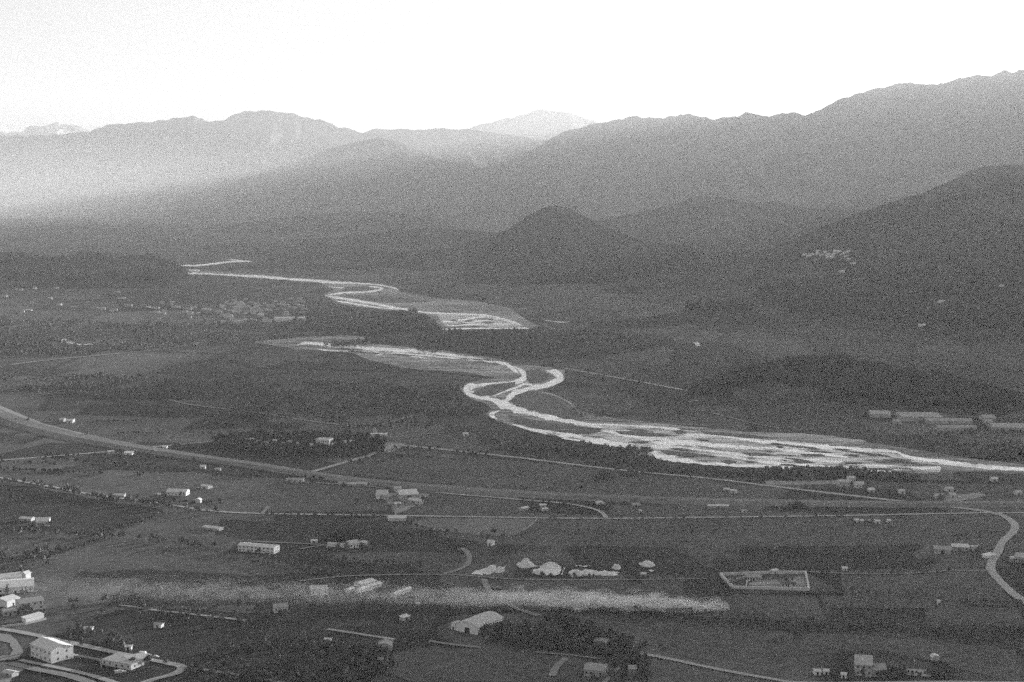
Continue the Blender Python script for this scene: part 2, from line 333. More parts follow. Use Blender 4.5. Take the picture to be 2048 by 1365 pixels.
rf = random.Random(5)
BED = [(500, 670), (760, 660), (1140, 725), (1150, 800), (1300, 835), (1640, 860), (2100, 925), (2100, 960), (1700, 952), (1400, 940), (1050, 872), (900, 790), (900, 750), (600, 705)]
BED2 = [(360, 515), (520, 515), (820, 570), (1080, 620), (1080, 665), (870, 665), (640, 610), (360, 555)]
def inside(x, y, poly):
    c = False
    for i in range(len(poly)):
        (x0, y0), (x1, y1) = poly[i], poly[i - 1]
        if (y0 > y) != (y1 > y) and x < (x1 - x0) * (y - y0) / (y1 - y0) + x0: c = not c
    return c
PH = []
LV = [(-60, 805), (0, 830), (60, 852), (150, 874), (250, 893), (350, 909), (500, 931), (700, 961), (900, 979), (1100, 993), (1300, 1001), (1500, 1006), (1750, 1010), (2120, 1010)]
def lev(x): return float(np.interp(x, [q[0] for q in LV], [q[1] for q in LV]))
for i in range(260):
    px, py = rf.uniform(-30, 2080), 560 + 640 * rf.random() ** .8
    if inside(px, py, BED) or inside(px, py, BED2) or (px > 1250 and py < 830) or (px < 380 and py < 580): continue
    c = G(px, py); a = -.12 + rf.gauss(0, .12) if py > 700 else rf.gauss(0, .1); k = .6 if py > 1000 else 1.0
    u_ = Vector((math.cos(a), math.sin(a), 0)); v_ = Vector((-math.sin(a + rf.gauss(0, .15)), math.cos(a), 0)); lu, lv = rf.uniform(50, 190) * k, rf.uniform(35, 110) * k
    q = [c - u_ * lu - v_ * lv, c + u_ * lu - v_ * lv, c + u_ * lu * rf.uniform(.7, 1) + v_ * lv, c - u_ * lu + v_ * lv * rf.uniform(.8, 1.1)]
    pq = []
    for p in q:
        fwd = p.y * math.cos(PITCH) + CAM_Z * math.sin(PITCH); up = p.y * math.sin(PITCH) - CAM_Z * math.cos(PITCH); pq.append((1024 + F_PX * p.x / fwd, 682.5 - F_PX * up / fwd))
    if any(inside(x_, y_, BED) or inside(x_, y_, BED2) for x_, y_ in pq): continue
    sheet('field', [pq], M[rf.choice(['field', 'field', 'field_dark', 'field_dark', 'field_dry' if py < 1000 else 'field'])], .02 + .00035 * i)
    if rf.random() < .85: PH.append((pq[0], pq[1]))

# levee: a low raised grass bank crossing the plain, real trapezoid section
def levee(pts):
    c = [G(x, y, 0) for x, y, _ in smooth_line([tuple(map(float, p)) for p in pts])]; wd = [q[2] for q in smooth_line([tuple(map(float, p)) for p in pts])]
    vs, fs = [], []
    for i, p in enumerate(c):
        d = (c[min(len(c) - 1, i + 1)] - c[max(0, i - 1)]).normalized(); nrm = Vector((-d.y, d.x, 0)); W = wd[i]
        for o_, z_ in ((-W / 2, -.2), (-W * .22, 3.0), (W * .22, 3.0), (W / 2, -.2)): vs.append(p + nrm * o_ + Vector((0, 0, z_)))
        if i:
            a = 4 * (i - 1)
            for k in range(3): fs.append((a + k, a + k + 4, a + k + 5, a + k + 1))
    o = mesh('levee', vs, [f[::-1] for f in fs], M['levee']); tag(o, kind='structure')
levee([(-60, 805, 60), (0, 830, 55), (60, 852, 50), (150, 874, 46), (250, 893, 40), (350, 909, 34), (500, 931, 30), (700, 961, 28), (900, 979, 30), (1100, 993, 32), (1300, 1001, 32), (1500, 1006, 30), (1750, 1010, 28), (2120, 1010, 28)])

# --- river
Z = .35
sheet('river_bed', [ragged([(1026, 728), (1080, 733), (1130, 740), (1129, 762), (1100, 775), (1080, 782), (1112, 790), (1140, 803), (1160, 820), (1200, 833), (1280, 843), (1350, 850), (1430, 858), (1500, 865), (1560, 866), (1640, 870), (1720, 880), (1770, 890), (1850, 903), (1950, 918), (2100, 935), (2100, 952), (1950, 943), (1880, 948), (1790, 946), (1700, 944), (1620, 940), (1540, 937), (1430, 932), (1340, 920), (1290, 910), (1240, 896), (1180, 888), (1140, 880), (1095, 871), (1060, 863), (1018, 849), (990, 840), (973, 829), (985, 818), (973, 808), (950, 800), (930, 790), (918, 775), (940, 764), (1000, 754), (1025, 748)], 2, 6, 21)], M['gravel_grey'], Z)
sheet('river_bed', [ragged([(500, 684), (600, 676), (700, 670), (736, 676), (742, 688), (800, 693), (900, 703), (960, 711), (1010, 721), (1036, 730), (1030, 750), (1000, 757), (930, 745), (850, 740), (800, 735), (740, 720), (700, 706), (640, 701), (592, 698), (540, 690)], 2, 7, 22)], M['gravel_grey'], Z + .02)
sheet('river_bed', [ragged([(640, 565), (700, 566), (740, 569), (795, 576), (802, 585), (870, 596), (960, 604), (1020, 616), (1045, 636), (1075, 653), (1060, 659), (880, 660), (870, 640), (850, 629), (760, 619), (700, 613), (672, 604), (648, 592), (668, 580)], 2, 6, 23)], M['gravel_grey'], Z)
sheet('river_bed', [ragged([(378, 541), (420, 543), (520, 549), (600, 556), (680, 562), (680, 568), (600, 563), (510, 556), (385, 549)], 1, 8, 24)], M['gravel_grey'], Z)
sheet('gravel_bar', [ragged([(1110, 858), (1180, 846), (1280, 853), (1350, 859), (1430, 868), (1500, 876), (1600, 884), (1700, 896), (1760, 905), (1850, 916), (1880, 935), (1880, 944), (1790, 942), (1700, 941), (1620, 937), (1540, 934), (1430, 929), (1340, 917), (1290, 907), (1240, 893), (1180, 885), (1120, 872), (1090, 862)], 2, 6, 25)], M['gravel'], Z + .04)
sheet('gravel_bar', [ragged([(872, 628), (960, 628), (1010, 636), (1050, 652), (1020, 655), (890, 652), (880, 640)], 2, 6, 26)], M['gravel'], Z + .04)
def ribbon(name, pts, mat, z, seed):
    q = smooth_line([tuple(map(float, a)) for a in pts], 4); c = []
    for a, b_ in zip(q[:-1], q[1:]):
        k = max(1, int(math.hypot(b_[0] - a[0], b_[1] - a[1]) / 2.5))
        c += [tuple(u_ + (v_ - u_) * j / k for u_, v_ in zip(a, b_)) for j in range(k)]
    c.append(q[-1]); vs, fs = [], []
    for i, (x, y, t) in enumerate(c):
        a = c[max(0, i - 2)]; b_ = c[min(len(c) - 1, i + 2)]; dx, dy = b_[0] - a[0], b_[1] - a[1]; l = math.hypot(dx, dy) or 1; nx, ny = -dy / l, dx / l
        e = min(1.0, (i + .5) / 5, (len(c) - i) / 5)
        h1 = t * .5 * e * (.3 + 1.25 * float(fbm(i * .22, seed * 3.7, 3, seed))); h2 = t * .5 * e * (.3 + 1.25 * float(fbm(i * .22, seed * 5.9 + 40, 3, seed)))
        vs += [G(x - nx * h1, y - ny * h1, z), G(x + nx * h2, y + ny * h2, z)]
        if i: fs.append((2 * i - 2, 2 * i - 1, 2 * i + 1, 2 * i))
    me_o = mesh(name, vs, fs, mat); tag(me_o, kind='structure'); return me_o
CH = [  # bright braided channels: px, py, thickness
 [(1028, 733, 5), (1042, 742, 12), (1048, 755, 10), (1030, 765, 9), (1000, 766, 4), (965, 770, 6), (935, 776, 16), (945, 790, 12), (975, 797, 10), (1005, 808, 18), (1030, 818, 15), (1070, 829, 11), (1130, 842, 9), (1180, 850, 7), (1215, 863, 6), (1260, 872, 8), (1330, 880, 8), (1420, 890, 6)],
 [(1092, 741, 5), (1112, 748, 14), (1118, 760, 14), (1090, 771, 11), (1050, 780, 10), (1022, 792, 14), (1010, 808, 16)],
 [(1070, 772, 9), (1050, 768, 5), (1035, 774, 5), (985, 792, 5)],
 [(1000, 822, 8), (980, 829, 8), (995, 838, 6)],
 [(1022, 848, 4), (1060, 859, 6), (1095, 866, 8), (1150, 873, 9), (1200, 882, 10), (1250, 894, 14), (1295, 906, 14), (1345, 918, 10), (1430, 928, 7), (1540, 934, 6), (1620, 937, 6), (1700, 941, 4), (1790, 943, 5)],
 [(1180, 848, 3), (1260, 852, 4), (1350, 858, 5), (1370, 868, 4), (1440, 872, 4), (1540, 885, 8), (1600, 889, 6), (1660, 896, 9), (1740, 901, 8), (1790, 904, 5), (1820, 915, 6), (1900, 926, 9), (1960, 933, 8), (2100, 943, 8)],
 [(1120, 876, 3), (1200, 888, 4), (1240, 897, 3)],
 [(1280, 878, 12), (1340, 885, 12), (1450, 893, 7), (1560, 900, 7), (1700, 915, 4)],
 [(1300, 893, 10), (1400, 900, 5), (1500, 912, 7), (1640, 922, 5), (1760, 932, 5), (1860, 938, 5)],
 [(1380, 908, 3), (1460, 914, 4), (1560, 928, 6), (1660, 934, 5)],
 [(1750, 942, 3), (1800, 938, 6), (1880, 936, 4)],
 [(593, 691, 4), (612, 686, 5), (640, 688, 7), (690, 693, 9), (760, 699, 8), (840, 704, 7), (920, 713, 6), (1000, 726, 6), (1020, 733, 8), (1038, 748, 8)],
 [(632, 697, 3), (650, 701, 2.5), (700, 703, 2), (780, 706, 2), (860, 712, 4), (960, 722, 2)],
 [(748, 711, 4), (768, 708, 4)], [(815, 712, 2), (860, 718, 2)],
 [(360, 531, 3), (400, 531, 4), (460, 524, 3), (505, 523, 2.5)], [(455, 519, 2), (505, 524, 2)],
 [(374, 540, 2), (400, 541, 2), (390, 545, 2), (378, 547, 4), (440, 549, 3), (520, 554, 5), (600, 560, 5), (670, 565, 5), (735, 568, 2.5), (785, 575, 2.5), (797, 581, 2)],
 [(648, 592, 3), (690, 586, 4), (740, 584, 3), (765, 577, 4), (730, 573, 2)], [(656, 574, 2), (690, 577, 2), (720, 575, 2)],
 [(650, 592, 4), (700, 600, 5), (760, 610, 5), (830, 623, 4), (900, 628, 3), (960, 630, 4), (1005, 638, 4), (1045, 652, 4)],
 [(672, 602, 4), (740, 613, 3), (800, 620, 2)], [(878, 645, 3), (925, 640, 3), (975, 632, 3)], [(890, 650, 3), (945, 644, 3), (1000, 638, 4)],
 [(890, 653, 3), (960, 649, 3), (1030, 648, 3)], [(883, 659, 3), (960, 657, 3), (1060, 657, 3)], [(1085, 640, 1), (1120, 645, 2), (1140, 644, 1)],
]
for i, p in enumerate(CH):
    ribbon('river_channel', p, M['gravel_white'], Z + .08 + .01 * i, 40 + i)
ISL = [[(943, 787), (965, 775), (1000, 767), (1030, 764), (1028, 773), (990, 789), (962, 793)], [(1052, 742), (1076, 738), (1098, 748), (1099, 758), (1082, 766), (1060, 766), (1052, 755)],
       [(1022, 800), (1032, 790), (1050, 785), (1082, 785), (1112, 793), (1140, 808), (1152, 822), (1176, 842), (1120, 834), (1068, 820), (1032, 812)],
       [(1016, 830), (1050, 836), (1100, 846), (1160, 853), (1205, 862), (1175, 868), (1120, 864), (1070, 855), (1030, 845)],
       [(1230, 862), (1300, 865), (1360, 872), (1300, 873), (1240, 868)], [(1320, 900), (1380, 905), (1420, 912), (1370, 914), (1330, 907)], [(1345, 862), (1362, 860), (1375, 866), (1355, 868)],
       [(1585, 922), (1605, 919), (1632, 925), (1600, 927)], [(1560, 919), (1590, 923), (1570, 922)], [(1400, 862), (1500, 870), (1560, 877), (1500, 876), (1410, 868)],
       [(1250, 857), (1290, 860), (1310, 864), (1260, 861)], [(1480, 905), (1530, 907), (1560, 912), (1500, 911)], [(1750, 923), (1800, 924), (1820, 927), (1760, 926)], [(1600, 908), (1640, 908), (1650, 912), (1610, 912)],
       [(1680, 901), (1760, 908), (1790, 916), (1720, 907)], [(690, 574), (735, 573), (750, 578), (720, 582), (680, 582)], [(690, 590), (780, 592), (860, 604), (780, 606), (720, 598)], [(445, 541), (520, 545), (640, 556), (560, 553)],
       [(1440, 922), (1455, 920), (1475, 924), (1458, 928)]]
ri = random.Random(3)
CL = [(1080, 864), (1150, 866), (1250, 880), (1350, 893), (1450, 903), (1600, 914), (1750, 922), (1880, 932)]
for k in range(64):
    x = ri.uniform(1090, 1860); y = float(np.interp(x, [c[0] for c in CL], [c[1] for c in CL])) + ri.uniform(-1, 1) * float(np.interp(x, [1080, 1250, 1450, 1700, 1880], [8, 22, 28, 20, 8])); l = ri.uniform(14, 70); t = ri.uniform(.8, 3.4); sl = .07 + ri.gauss(0, .03)
    ISL.append([(x - l / 2, y - sl * l / 2), (x - l * .2, y - sl * l * .2 - t / 2), (x + l * .2, y + sl * l * .2 - t * .45), (x + l / 2, y + sl * l / 2), (x + l * .1, y + sl * l * .1 + t / 2), (x - l * .25, y - sl * l * .25 + t * .35)])
for k in range(10):
    x = ri.uniform(900, 1000); y = 644 + ri.uniform(-9, 9); l = ri.uniform(10, 34); ISL.append([(x - l / 2, y), (x, y - .8), (x + l / 2, y + 1), (x, y + .9)])
for k in range(12):
    x = ri.uniform(640, 980); y = 697 + (x - 640) * .07 + ri.uniform(-4, 3); l = ri.uniform(16, 60); ISL.append([(x - l / 2, y - l * .03), (x, y - .8), (x + l / 2, y + l * .04), (x, y + .9)])
for i, p in enumerate(ISL):
    sheet('gravel_island', [ragged(p, 1.0 if i < 19 else .3, 5, 80 + i, .3)], M['island' if i < 19 or i % 3 else 'gravel_grey'], Z + .45 + .006 * i)

# --- bright gravel yard with heaps of stone
PATCH = [[(945, 1148), (955, 1140), (975, 1136), (985, 1130), (998, 1137), (1012, 1133), (1008, 1141), (985, 1147), (955, 1150)],
         [(1036, 1131), (1046, 1128), (1064, 1131), (1112, 1132), (1066, 1135)], [(1068, 1137), (1122, 1135), (1116, 1150), (1090, 1150), (1078, 1145), (1066, 1147)], [(1125, 1136), (1131, 1135), (1124, 1151), (1121, 1151)],
         [(1136, 1144), (1150, 1139), (1165, 1141), (1180, 1139), (1200, 1143), (1220, 1142), (1242, 1145), (1225, 1150), (1180, 1149), (1160, 1150), (1146, 1155), (1143, 1152)],
         [(1150, 1131), (1182, 1132), (1165, 1134)], [(1222, 1135), (1243, 1135), (1225, 1137)], [(1280, 1127), (1309, 1124), (1304, 1129), (1282, 1131)], [(1298, 1141), (1312, 1142), (1300, 1144)], [(1282, 1152), (1292, 1153), (1284, 1155)]]
for i, p in enumerate(PATCH):
    sheet('gravel_yard', [ragged(p, 3.2, 2.5, 120 + i, .5)], M['gravel_bright'], .32 + .003 * i)
def heap(px, py, rx, ry, h, label, seed):
    n, k = 26, 9; vs = []; c = G(px, py, .3)
    for i in range(k + 1):
        for j in range(n):
            a = 2 * math.pi * j / n; r_ = i / k * (1 + .5 * (float(fbm(math.cos(a) * 2 + 5, math.sin(a) * 2 + 5, 3, seed)) - .5))
            x, y = rx * r_ * math.cos(a), ry * r_ * math.sin(a)
            z = h * (1 - (i / k) ** 1.8) * (.1 + 1.5 * float(ridged(x / 4 + seed, y / 4, 4, seed)) ** 1.5) if i < k else -.4
            vs.append((x, y, z))
    fs = [(i * n + j, (i + 1) * n + j, (i + 1) * n + (j + 1) % n, i * n + (j + 1) % n) for i in range(k) for j in range(n)] + [tuple(range(n))]
    o = mesh('gravel_heap', vs, fs, M['gravel_bright']); o.location = c; tag(o, label, 'gravel heap', 'bright heaps in the stone yard')
for i, q in enumerate([(1050, 1131, 7.5, 10, 5.0, 'tallest and steepest white heap, at the left of the bright yard'), (1100, 1134, 10, 7, 3.2, 'broad white heap right of the tallest one'), (982, 1141, 5, 7, 3, 'low white heap at the far left end of the bright yard'), (1000, 1142, 4, 6, 3.4, 'small white heap between the far left one and the tallest'),
        (1085, 1146, 8, 7, 2.6, 'flat white heap in front of the broad one'), (1155, 1149, 7, 7, 3.2, 'first mound of the long bright bank, nearest the middle'), (1183, 1148, 9, 6, 2.6, 'middle mound of the long bright bank'), (1215, 1149, 9, 5, 1.8, 'last low mound of the long bright bank'), (1233, 1136, 4, 6, 3.6, 'small peaked white heap behind the end of the long bank'), (1294, 1129, 6.5, 9, 2.8, 'separate white heap standing right of all others')]):
    heap(*q, 300 + i)

# --- roads and tracks
R = [([(790, 889), (1024, 914), (1240, 940), (1420, 957), (1540, 972), (1700, 991), (1860, 1009), (1960, 1021), (2010, 1032)], 8, 'road'),
     ([(0, 955), (50, 964), (110, 975), (160, 985), (230, 995), (330, 1008), (415, 1021), (520, 1027), (780, 1031), (1024, 1035), (1200, 1037), (1400, 1035), (1700, 1031), (1960, 1026), (2100, 1026)], 5.5, 'road'),
     ([(-40, 924), (100, 913), (210, 904)], 5.5, 'road'), ([(305, 894), (360, 889), (430, 882)], 5.5, 'road'),
     ([(600, 948), (625, 943), (700, 922), (770, 900), (790, 889)], 8, 'road'), ([(775, 884), (755, 868), (750, 855), (790, 842), (828, 831)], 5, 'track'), ([(780, 876), (810, 872), (890, 865)], 4, 'track'),
     ([(1995, 1026), (2020, 1040), (2030, 1052), (2024, 1066), (2004, 1085), (1995, 1105), (1982, 1128), (1985, 1145), (2008, 1170), (2030, 1190), (2060, 1210)], 7.5, 'road'),
     ([(925, 1096), (938, 1110), (935, 1128), (915, 1140), (888, 1147)], 5, 'track'), ([(968, 1158), (975, 1175), (992, 1192), (1030, 1215), (1078, 1231)], 5, 'track'),
     ([(600, 1162), (700, 1152), (890, 1149), (1024, 1158), (1200, 1160), (1430, 1157)], 3, 'track'), ([(1620, 1144), (1740, 1148), (1860, 1145), (1900, 1141), (1985, 1142)], 3, 'track'),
     ([(-20, 1255), (40, 1264), (130, 1283), (250, 1309), (330, 1325), (362, 1333), (352, 1346), (310, 1358), (270, 1372)], 6, 'road'),
     ([(40, 1320), (100, 1332), (180, 1350), (250, 1372)], 4.5, 'road'), ([(20, 1326), (70, 1338), (140, 1352), (200, 1372)], 7, 'track'),
     ([(237, 1210), (262, 1213), (285, 1217)], 3, 'track'), ([(300, 1219), (400, 1230), (492, 1241)], 4, 'road'), ([(655, 1258), (700, 1265), (790, 1279)], 4, 'road'), ([(858, 1282), (900, 1288), (960, 1295)], 4, 'track'), ([(1070, 1304), (1150, 1311), (1200, 1318)], 3, 'track'),
     ([(362, 1333), (500, 1353), (600, 1372)], 4, 'track'), ([(1280, 1306), (1350, 1320), (1430, 1337), (1540, 1357), (1620, 1366), (1900, 1364), (2060, 1366)], 4.5, 'road'),
     ([(1285, 1308), (1250, 1325), (1220, 1352), (1200, 1375)], 3.5, 'track'), ([(1132, 1316), (1112, 1335), (1105, 1352)], 5, 'track'),
     ([(870, 985), (1024, 998), (1130, 1007), (1180, 1016), (1205, 1026), (1212, 1036)], 4.5, 'road'), ([(538, 1012), (524, 1027)], 4, 'track'),
     ([(1130, 737), (1230, 755), (1330, 773), (1430, 792)], 9, 'road'), ([(1430, 792), (1400, 800), (1375, 804)], 6, 'road'),
     ([(340, 800), (390, 811), (512, 825), (620, 842), (740, 857)], 6, 'track'), ([(20, 730), (100, 720), (250, 706), (330, 698), (400, 685)], 10, 'track'),
     ([(570, 962), (640, 966), (700, 970), (760, 975)], 4, 'track'), ([(1075, 1038), (1060, 1052), (1045, 1062)], 3, 'track'), ([(1115, 1262), (1122, 1270), (1114, 1280)], 3, 'track'),
     ([(1150, 840), (1300, 845), (1420, 852)], 5, 'track'), ([(1400, 820), (1500, 845), (1560, 857)], 4, 'track'), ([(600, 1098), (650, 1090), (655, 1096)], 3, 'track'), ([(512, 1083), (600, 1087), (650, 1090)], 3, 'track')]
for i, (p, wd, mk) in enumerate(R):
    road(p, wd, mk, z=.5 + .012 * i, name='road' if mk == 'road' else 'track', seed=i)
def drape(key, px, py, dd=None):
    """a point on a hill seen at this pixel: nearest heightfield vertex"""
    X, Y, Zc = HILLS[key]
    u = (X / Y) * F_PX * 1.0; 
    fwd = Y * math.cos(PITCH) - (Zc - CAM_Z) * math.sin(PITCH); up = Y * math.sin(PITCH) + (Zc - CAM_Z) * math.cos(PITCH)
    sx = 1024 + F_PX * X / fwd; sy = 682.5 - F_PX * up / fwd
    half = X.shape[1] * 3 // 4
    e = (sx - px) ** 2 + (sy - py) ** 2; e = e[:, :half]; k = np.unravel_index(np.argmin(e), e.shape)
    return Vector((X[k], Y[k], Zc[k]))

# ------------------------------------------------------------------ buildings
def building(A, B, depth, eave, rise, roof='gable', wall='wall_white', roofm='roof_mid', name='house', label='', cat='house', group=None, win=0, floors=1, door=True, chimney=False, over=.5, ridge='x', parts=True, z=0.0, big_door=False):
    """A, B: pixels of the two ends of the front wall's foot (left, right)"""
    a, b_ = G(*A, z), G(*B, z); d = b_ - a; Wd = d.length; ang = math.atan2(d.y, d.x)
    return building_at(a, Wd, ang, depth, eave, rise, roof, wall, roofm, name, label, cat, group, win, floors, door, chimney, over, ridge, parts, big_door)
def building_at(a, Wd, ang, depth, eave, rise, roof='gable', wall='wall_white', roofm='roof_mid', name='house', label='', cat='house', group=None, win=0, floors=1, door=True, chimney=False, over=.5, ridge='x', parts=True, big_door=False):
    e = bpy.data.objects.new(name, None); col.objects.link(e); e.location = a; e.rotation_euler = (0, 0, ang)
    tag(e, label, cat, group)
    D = depth; h = eave
    mb = MB()
    if roof == 'flat':
        mb.box(0, Wd, 0, D, -.5, h); mb.build('wall', M[wall], e)
        r = MB(); r.box(-over * .3, Wd + over * .3, -over * .3, D + over * .3, h + .003, h + .35)
        r.box(.2, Wd * .3, D * .3, D * .7, h + .35, h + 1.3) if rise > 0 else None
        rf = r.build('roof', M[roofm], e)
    elif roof == 'barrel':
        n = 9; prof = [(0, -.5)] + [(D / 2 * 0, h)]
        pr = [(Wd * i / n, h + rise * math.sin(math.pi * i / n)) for i in range(n + 1)]
        # arc spans the width, extruded back in depth
        vs = [(0, 0, -.5), (Wd, 0, -.5)] + [(x, 0, z_) for x, z_ in pr[::-1]]; k = len(vs)
        mb.add(vs + [(x, D, z_) for x, _, z_ in vs], [tuple(range(k)), tuple(range(2 * k - 1, k - 1, -1))] + [((i + 1) % k, i, i + k, (i + 1) % k + k) for i in range(k)])
        mb.build('wall', M[wall], e)
        r = MB(); o_ = over
        vo = [(-o_ + (Wd + 2 * o_) * i / n, h + .1 + rise * math.sin(math.pi * i / n)) for i in range(n + 1)]; vi = [(x, z_ + .3) for x, z_ in vo]
        loop = vo + vi[::-1]; k = len(loop)
        for i in range(n):
            q = [vo[i], vo[i + 1], vi[i + 1], vi[i]]
            r.add([(x, -o_, z_) for x, z_ in q] + [(x, D + o_, z_) for x, z_ in q], [(0, 1, 2, 3), (7, 6, 5, 4), (1, 0, 4, 5), (3, 2, 6, 7), (0, 3, 7, 4), (2, 1, 5, 6)])
        rf = r.build('roof', M[roofm], e)
    else:
        t = .25
        if roof == 'shed': prof = [(0, -.5), (D, -.5), (D, h + rise), (0, h)]
        else: prof = [(0, -.5), (D, -.5), (D, h), (D / 2, h + rise), (0, h)]
        if ridge == 'x':
            mb.prism_x(prof, 0, Wd)
            r = MB()
            if roof == 'shed':
                r.prism_x([(-over, h + .02 - over * rise / D), (D + over, h + rise + .02), (D + over, h + rise + t), (-over, h + t - over * rise / D)], -over, Wd + over)
            else:
                sl = rise / (D / 2)
                r.prism_x([(-over, h - over * sl + .03), (D / 2, h + rise + .03), (D + over, h - over * sl + .03), (D + over, h - over * sl + t), (D / 2, h + rise + t + .05), (-over, h - over * sl + t)], -over, Wd + over)
        else:
            W_ = Wd; prof = [(0, -.5), (W_, -.5), (W_, h), (W_ / 2, h + rise), (0, h)]
            n_ = 5
            mb.add([(x, 0, z_) for x, z_ in prof] + [(x, D, z_) for x, z_ in prof], [tuple(range(n_)), tuple(range(2 * n_ - 1, n_ - 1, -1))] + [((i + 1) % n_, i, i + n_, (i + 1) % n_ + n_) for i in range(n_)])
            r = MB(); sl = rise / (W_ / 2)
            q = [(-over, h - over * sl + .03), (W_ / 2, h + rise + .03), (W_ + over, h - over * sl + .03), (W_ + over, h - over * sl + t), (W_ / 2, h + rise + t + .05), (-over, h - over * sl + t)]
            k = 6
            r.add([(x, -over, z_) for x, z_ in q] + [(x, D + over, z_) for x, z_ in q], [tuple(range(k)), tuple(range(2 * k - 1, k - 1, -1))] + [((i + 1) % k, i, i + k, (i + 1) % k + k) for i in range(k)])
        mb.build('wall', M[wall], e); rf = r.build('roof', M[roofm], e)
    if chimney:
        zt = h + rise + 1.1
        MB().box(Wd * .3, Wd * .3 + .9, D * .45, D * .45 + .9, h, zt).build('chimney', M[wall], rf)
    if win:
        fh = h / floors
        for f in range(floors):
            for i in range(win):
                if f == 0 and door and i == win // 2: continue
                x = Wd * (i + .5) / win
                MB().box(x - .65, x + .65, -.06, .1, f * fh + fh * .35, f * fh + fh * .35 + min(1.5, fh * .5)).build('window', M['glass'], e)
        if D > 6 and floors >= 1:
            for f in range(floors):
                for y in (D * .3, D * .7):
                    for x0, x1 in ((-.06, .1), (Wd - .1, Wd + .06)):
                        MB().box(x0, x1, y - .55, y + .55, f * fh + fh * .35, f * fh + fh * .35 + min(1.4, fh * .5)).build('window', M['glass'], e)
    if door and parts:
        if big_door: MB().box(Wd * .40, Wd * .62, -.08, .1, 0, h * .78).build('door', M['door'], e)
        else: MB().box(Wd * .5 - .7, Wd * .5 + .7, -.08, .1, 0, min(2.3, h * .8)).build('door', M['door'], e)
    return e

def wall_line(pts, h, t, mat, name, label, cat='wall', group=None):
    mb = MB(); c = [G(x, y) for x, y in pts]
    for i in range(len(c) - 1):
        d = (c[i + 1] - c[i]).normalized(); nn = Vector((-d.y, d.x, 0)) * t / 2; a = c[i] - d * t / 2; b_ = c[i + 1] + d * (t / 2 - .003 * (i + 1)); zt = Vector((0, 0, h + .004 * i)); dn = Vector((0, 0, -.5))
        q = [a - nn, b_ - nn, b_ + nn, a + nn]
        mb.add([p + dn for p in q] + [p + zt for p in q], [(0, 3, 2, 1), (4, 5, 6, 7), (0, 1, 5, 4), (1, 2, 6, 5), (2, 3, 7, 6), (3, 0, 4, 7)])
    return tag(mb.build(name, mat if not isinstance(mat, str) else M[mat], None), label, cat, group)
bl = building
# foreground left
bl((-6, 1190), (68, 1184), 26, 5, 2.4, 'gable', 'wall_white', 'roof_bright', 'farmhouse', 'large pale farm building cut by the picture edge where the smoke drifts in', 'building', win=5)
bl((-6, 1171), (44, 1165), 12, 5.5, 2.0, 'gable', 'wall_pale', 'roof_bright', 'barn', 'pale barn roof rising behind the large farm building at the smoke end', 'barn', door=False)
bl((14, 1216), (40, 1208), 8, 5, 1.5, 'shed', 'wall_white', 'roof_bright', 'shed', 'small white lean-to with slanting roof above the walled villa', 'shed')
bl((40, 1225), (88, 1218), 14, 6.5, 2, 'gable', 'wall_pale', 'roof_mid', 'villa', 'pale villa with long parapet wall below the large farm building', 'house', win=4, floors=2)
bl((62, 1312), (103, 1328), 17, 8.6, 2.8, 'gable', 'wall_white', 'roof_bright', 'white_house', 'white two-storey house with dark windows beside the wide junction', 'house', win=5, floors=2, chimney=True)
bl((203, 1330), (262, 1341), 13, 3.6, 0, 'flat', 'wall_pale', 'roof_mid', 'bungalow', 'low flat-roofed bungalow inside the loop of the bending road', 'house', win=5)
bl((262, 1332), (300, 1324), 10, 3.2, .8, 'shed', 'wall_grey', 'roof_pale', 'garage', 'long low garage wing running off the flat-roofed bungalow', 'garage')
bl((250, 1301), (262, 1301), 4, 2.6, .6, 'gable', 'wall_pale', 'roof_bright', 'shed', 'small shed by the lane above the bungalow', 'shed')
bl((168, 1264), (184, 1264), 4, 2.5, .8, 'gable', 'wall_pale', 'roof_bright', 'shed', 'lone little shed in the dark scrub above the white two-storey house', 'shed')
bl((307, 1256), (322, 1257), 5, 2.5, .8, 'gable', 'wall_white', 'roof_mid', 'shed', 'small open shed with pale frame in the dark field below the thin lane', 'shed')
bl((548, 1226), (576, 1224), 9, 4.0, 1.6, 'gable', 'wall_white', 'roof_mid', 'cottage', 'white cottage just under the smoke at the end of a pale lane', 'house', win=3)
bl((622, 1192), (655, 1190), 10, 5.0, 1.8, 'gable', 'wall_white', 'roof_pale', 'farmhouse', 'white farmhouse standing in the smoke left of the aslant bright sheds', 'house', win=4)
bl((648, 1290), (661, 1291), 5, 3.4, 1.0, 'gable', 'wall_white', 'roof_bright', 'hut', 'small white hut alone in the scrub between two lanes', 'shed')
bl((755, 1303), (783, 1303), 9, 3.4, 2.2, 'barrel', 'wall_grey', 'roof_mid', 'shelter', 'grey round-backed shelter in the scrub below the straight lane', 'shed', door=False)
bl((756, 1326), (766, 1326), 4, 2.2, .8, 'gable', 'wall_grey', 'roof_mid', 'shed', 'tiny grey shed below the round-backed shelter', 'shed')
bl((806, 1243), (820, 1239), 4, 2.5, .8, 'shed', 'wall_grey', 'roof_bright', 'shed', 'slim shed with bright slanting roof below the smoke', 'shed')
bl((912, 1262), (956, 1271), 32, 5.2, 3.0, 'barrel', 'wall_white', 'roof_pale', 'hangar', 'large hangar with pale arched roof and dark open doorway', 'warehouse', big_door=True)
bl((902, 1259), (911, 1261), 8, 4.6, 0, 'flat', 'wall_white', 'roof_pale', 'annex', 'small white block built against the arched hangar', 'building', win=1)
bl((1168, 1352), (1205, 1356), 14, 4.5, 2, 'gable', 'wall_grey', 'roof_mid', 'farmhouse', 'grey farmhouse among trees below the end of the straight lane', 'house', win=4)
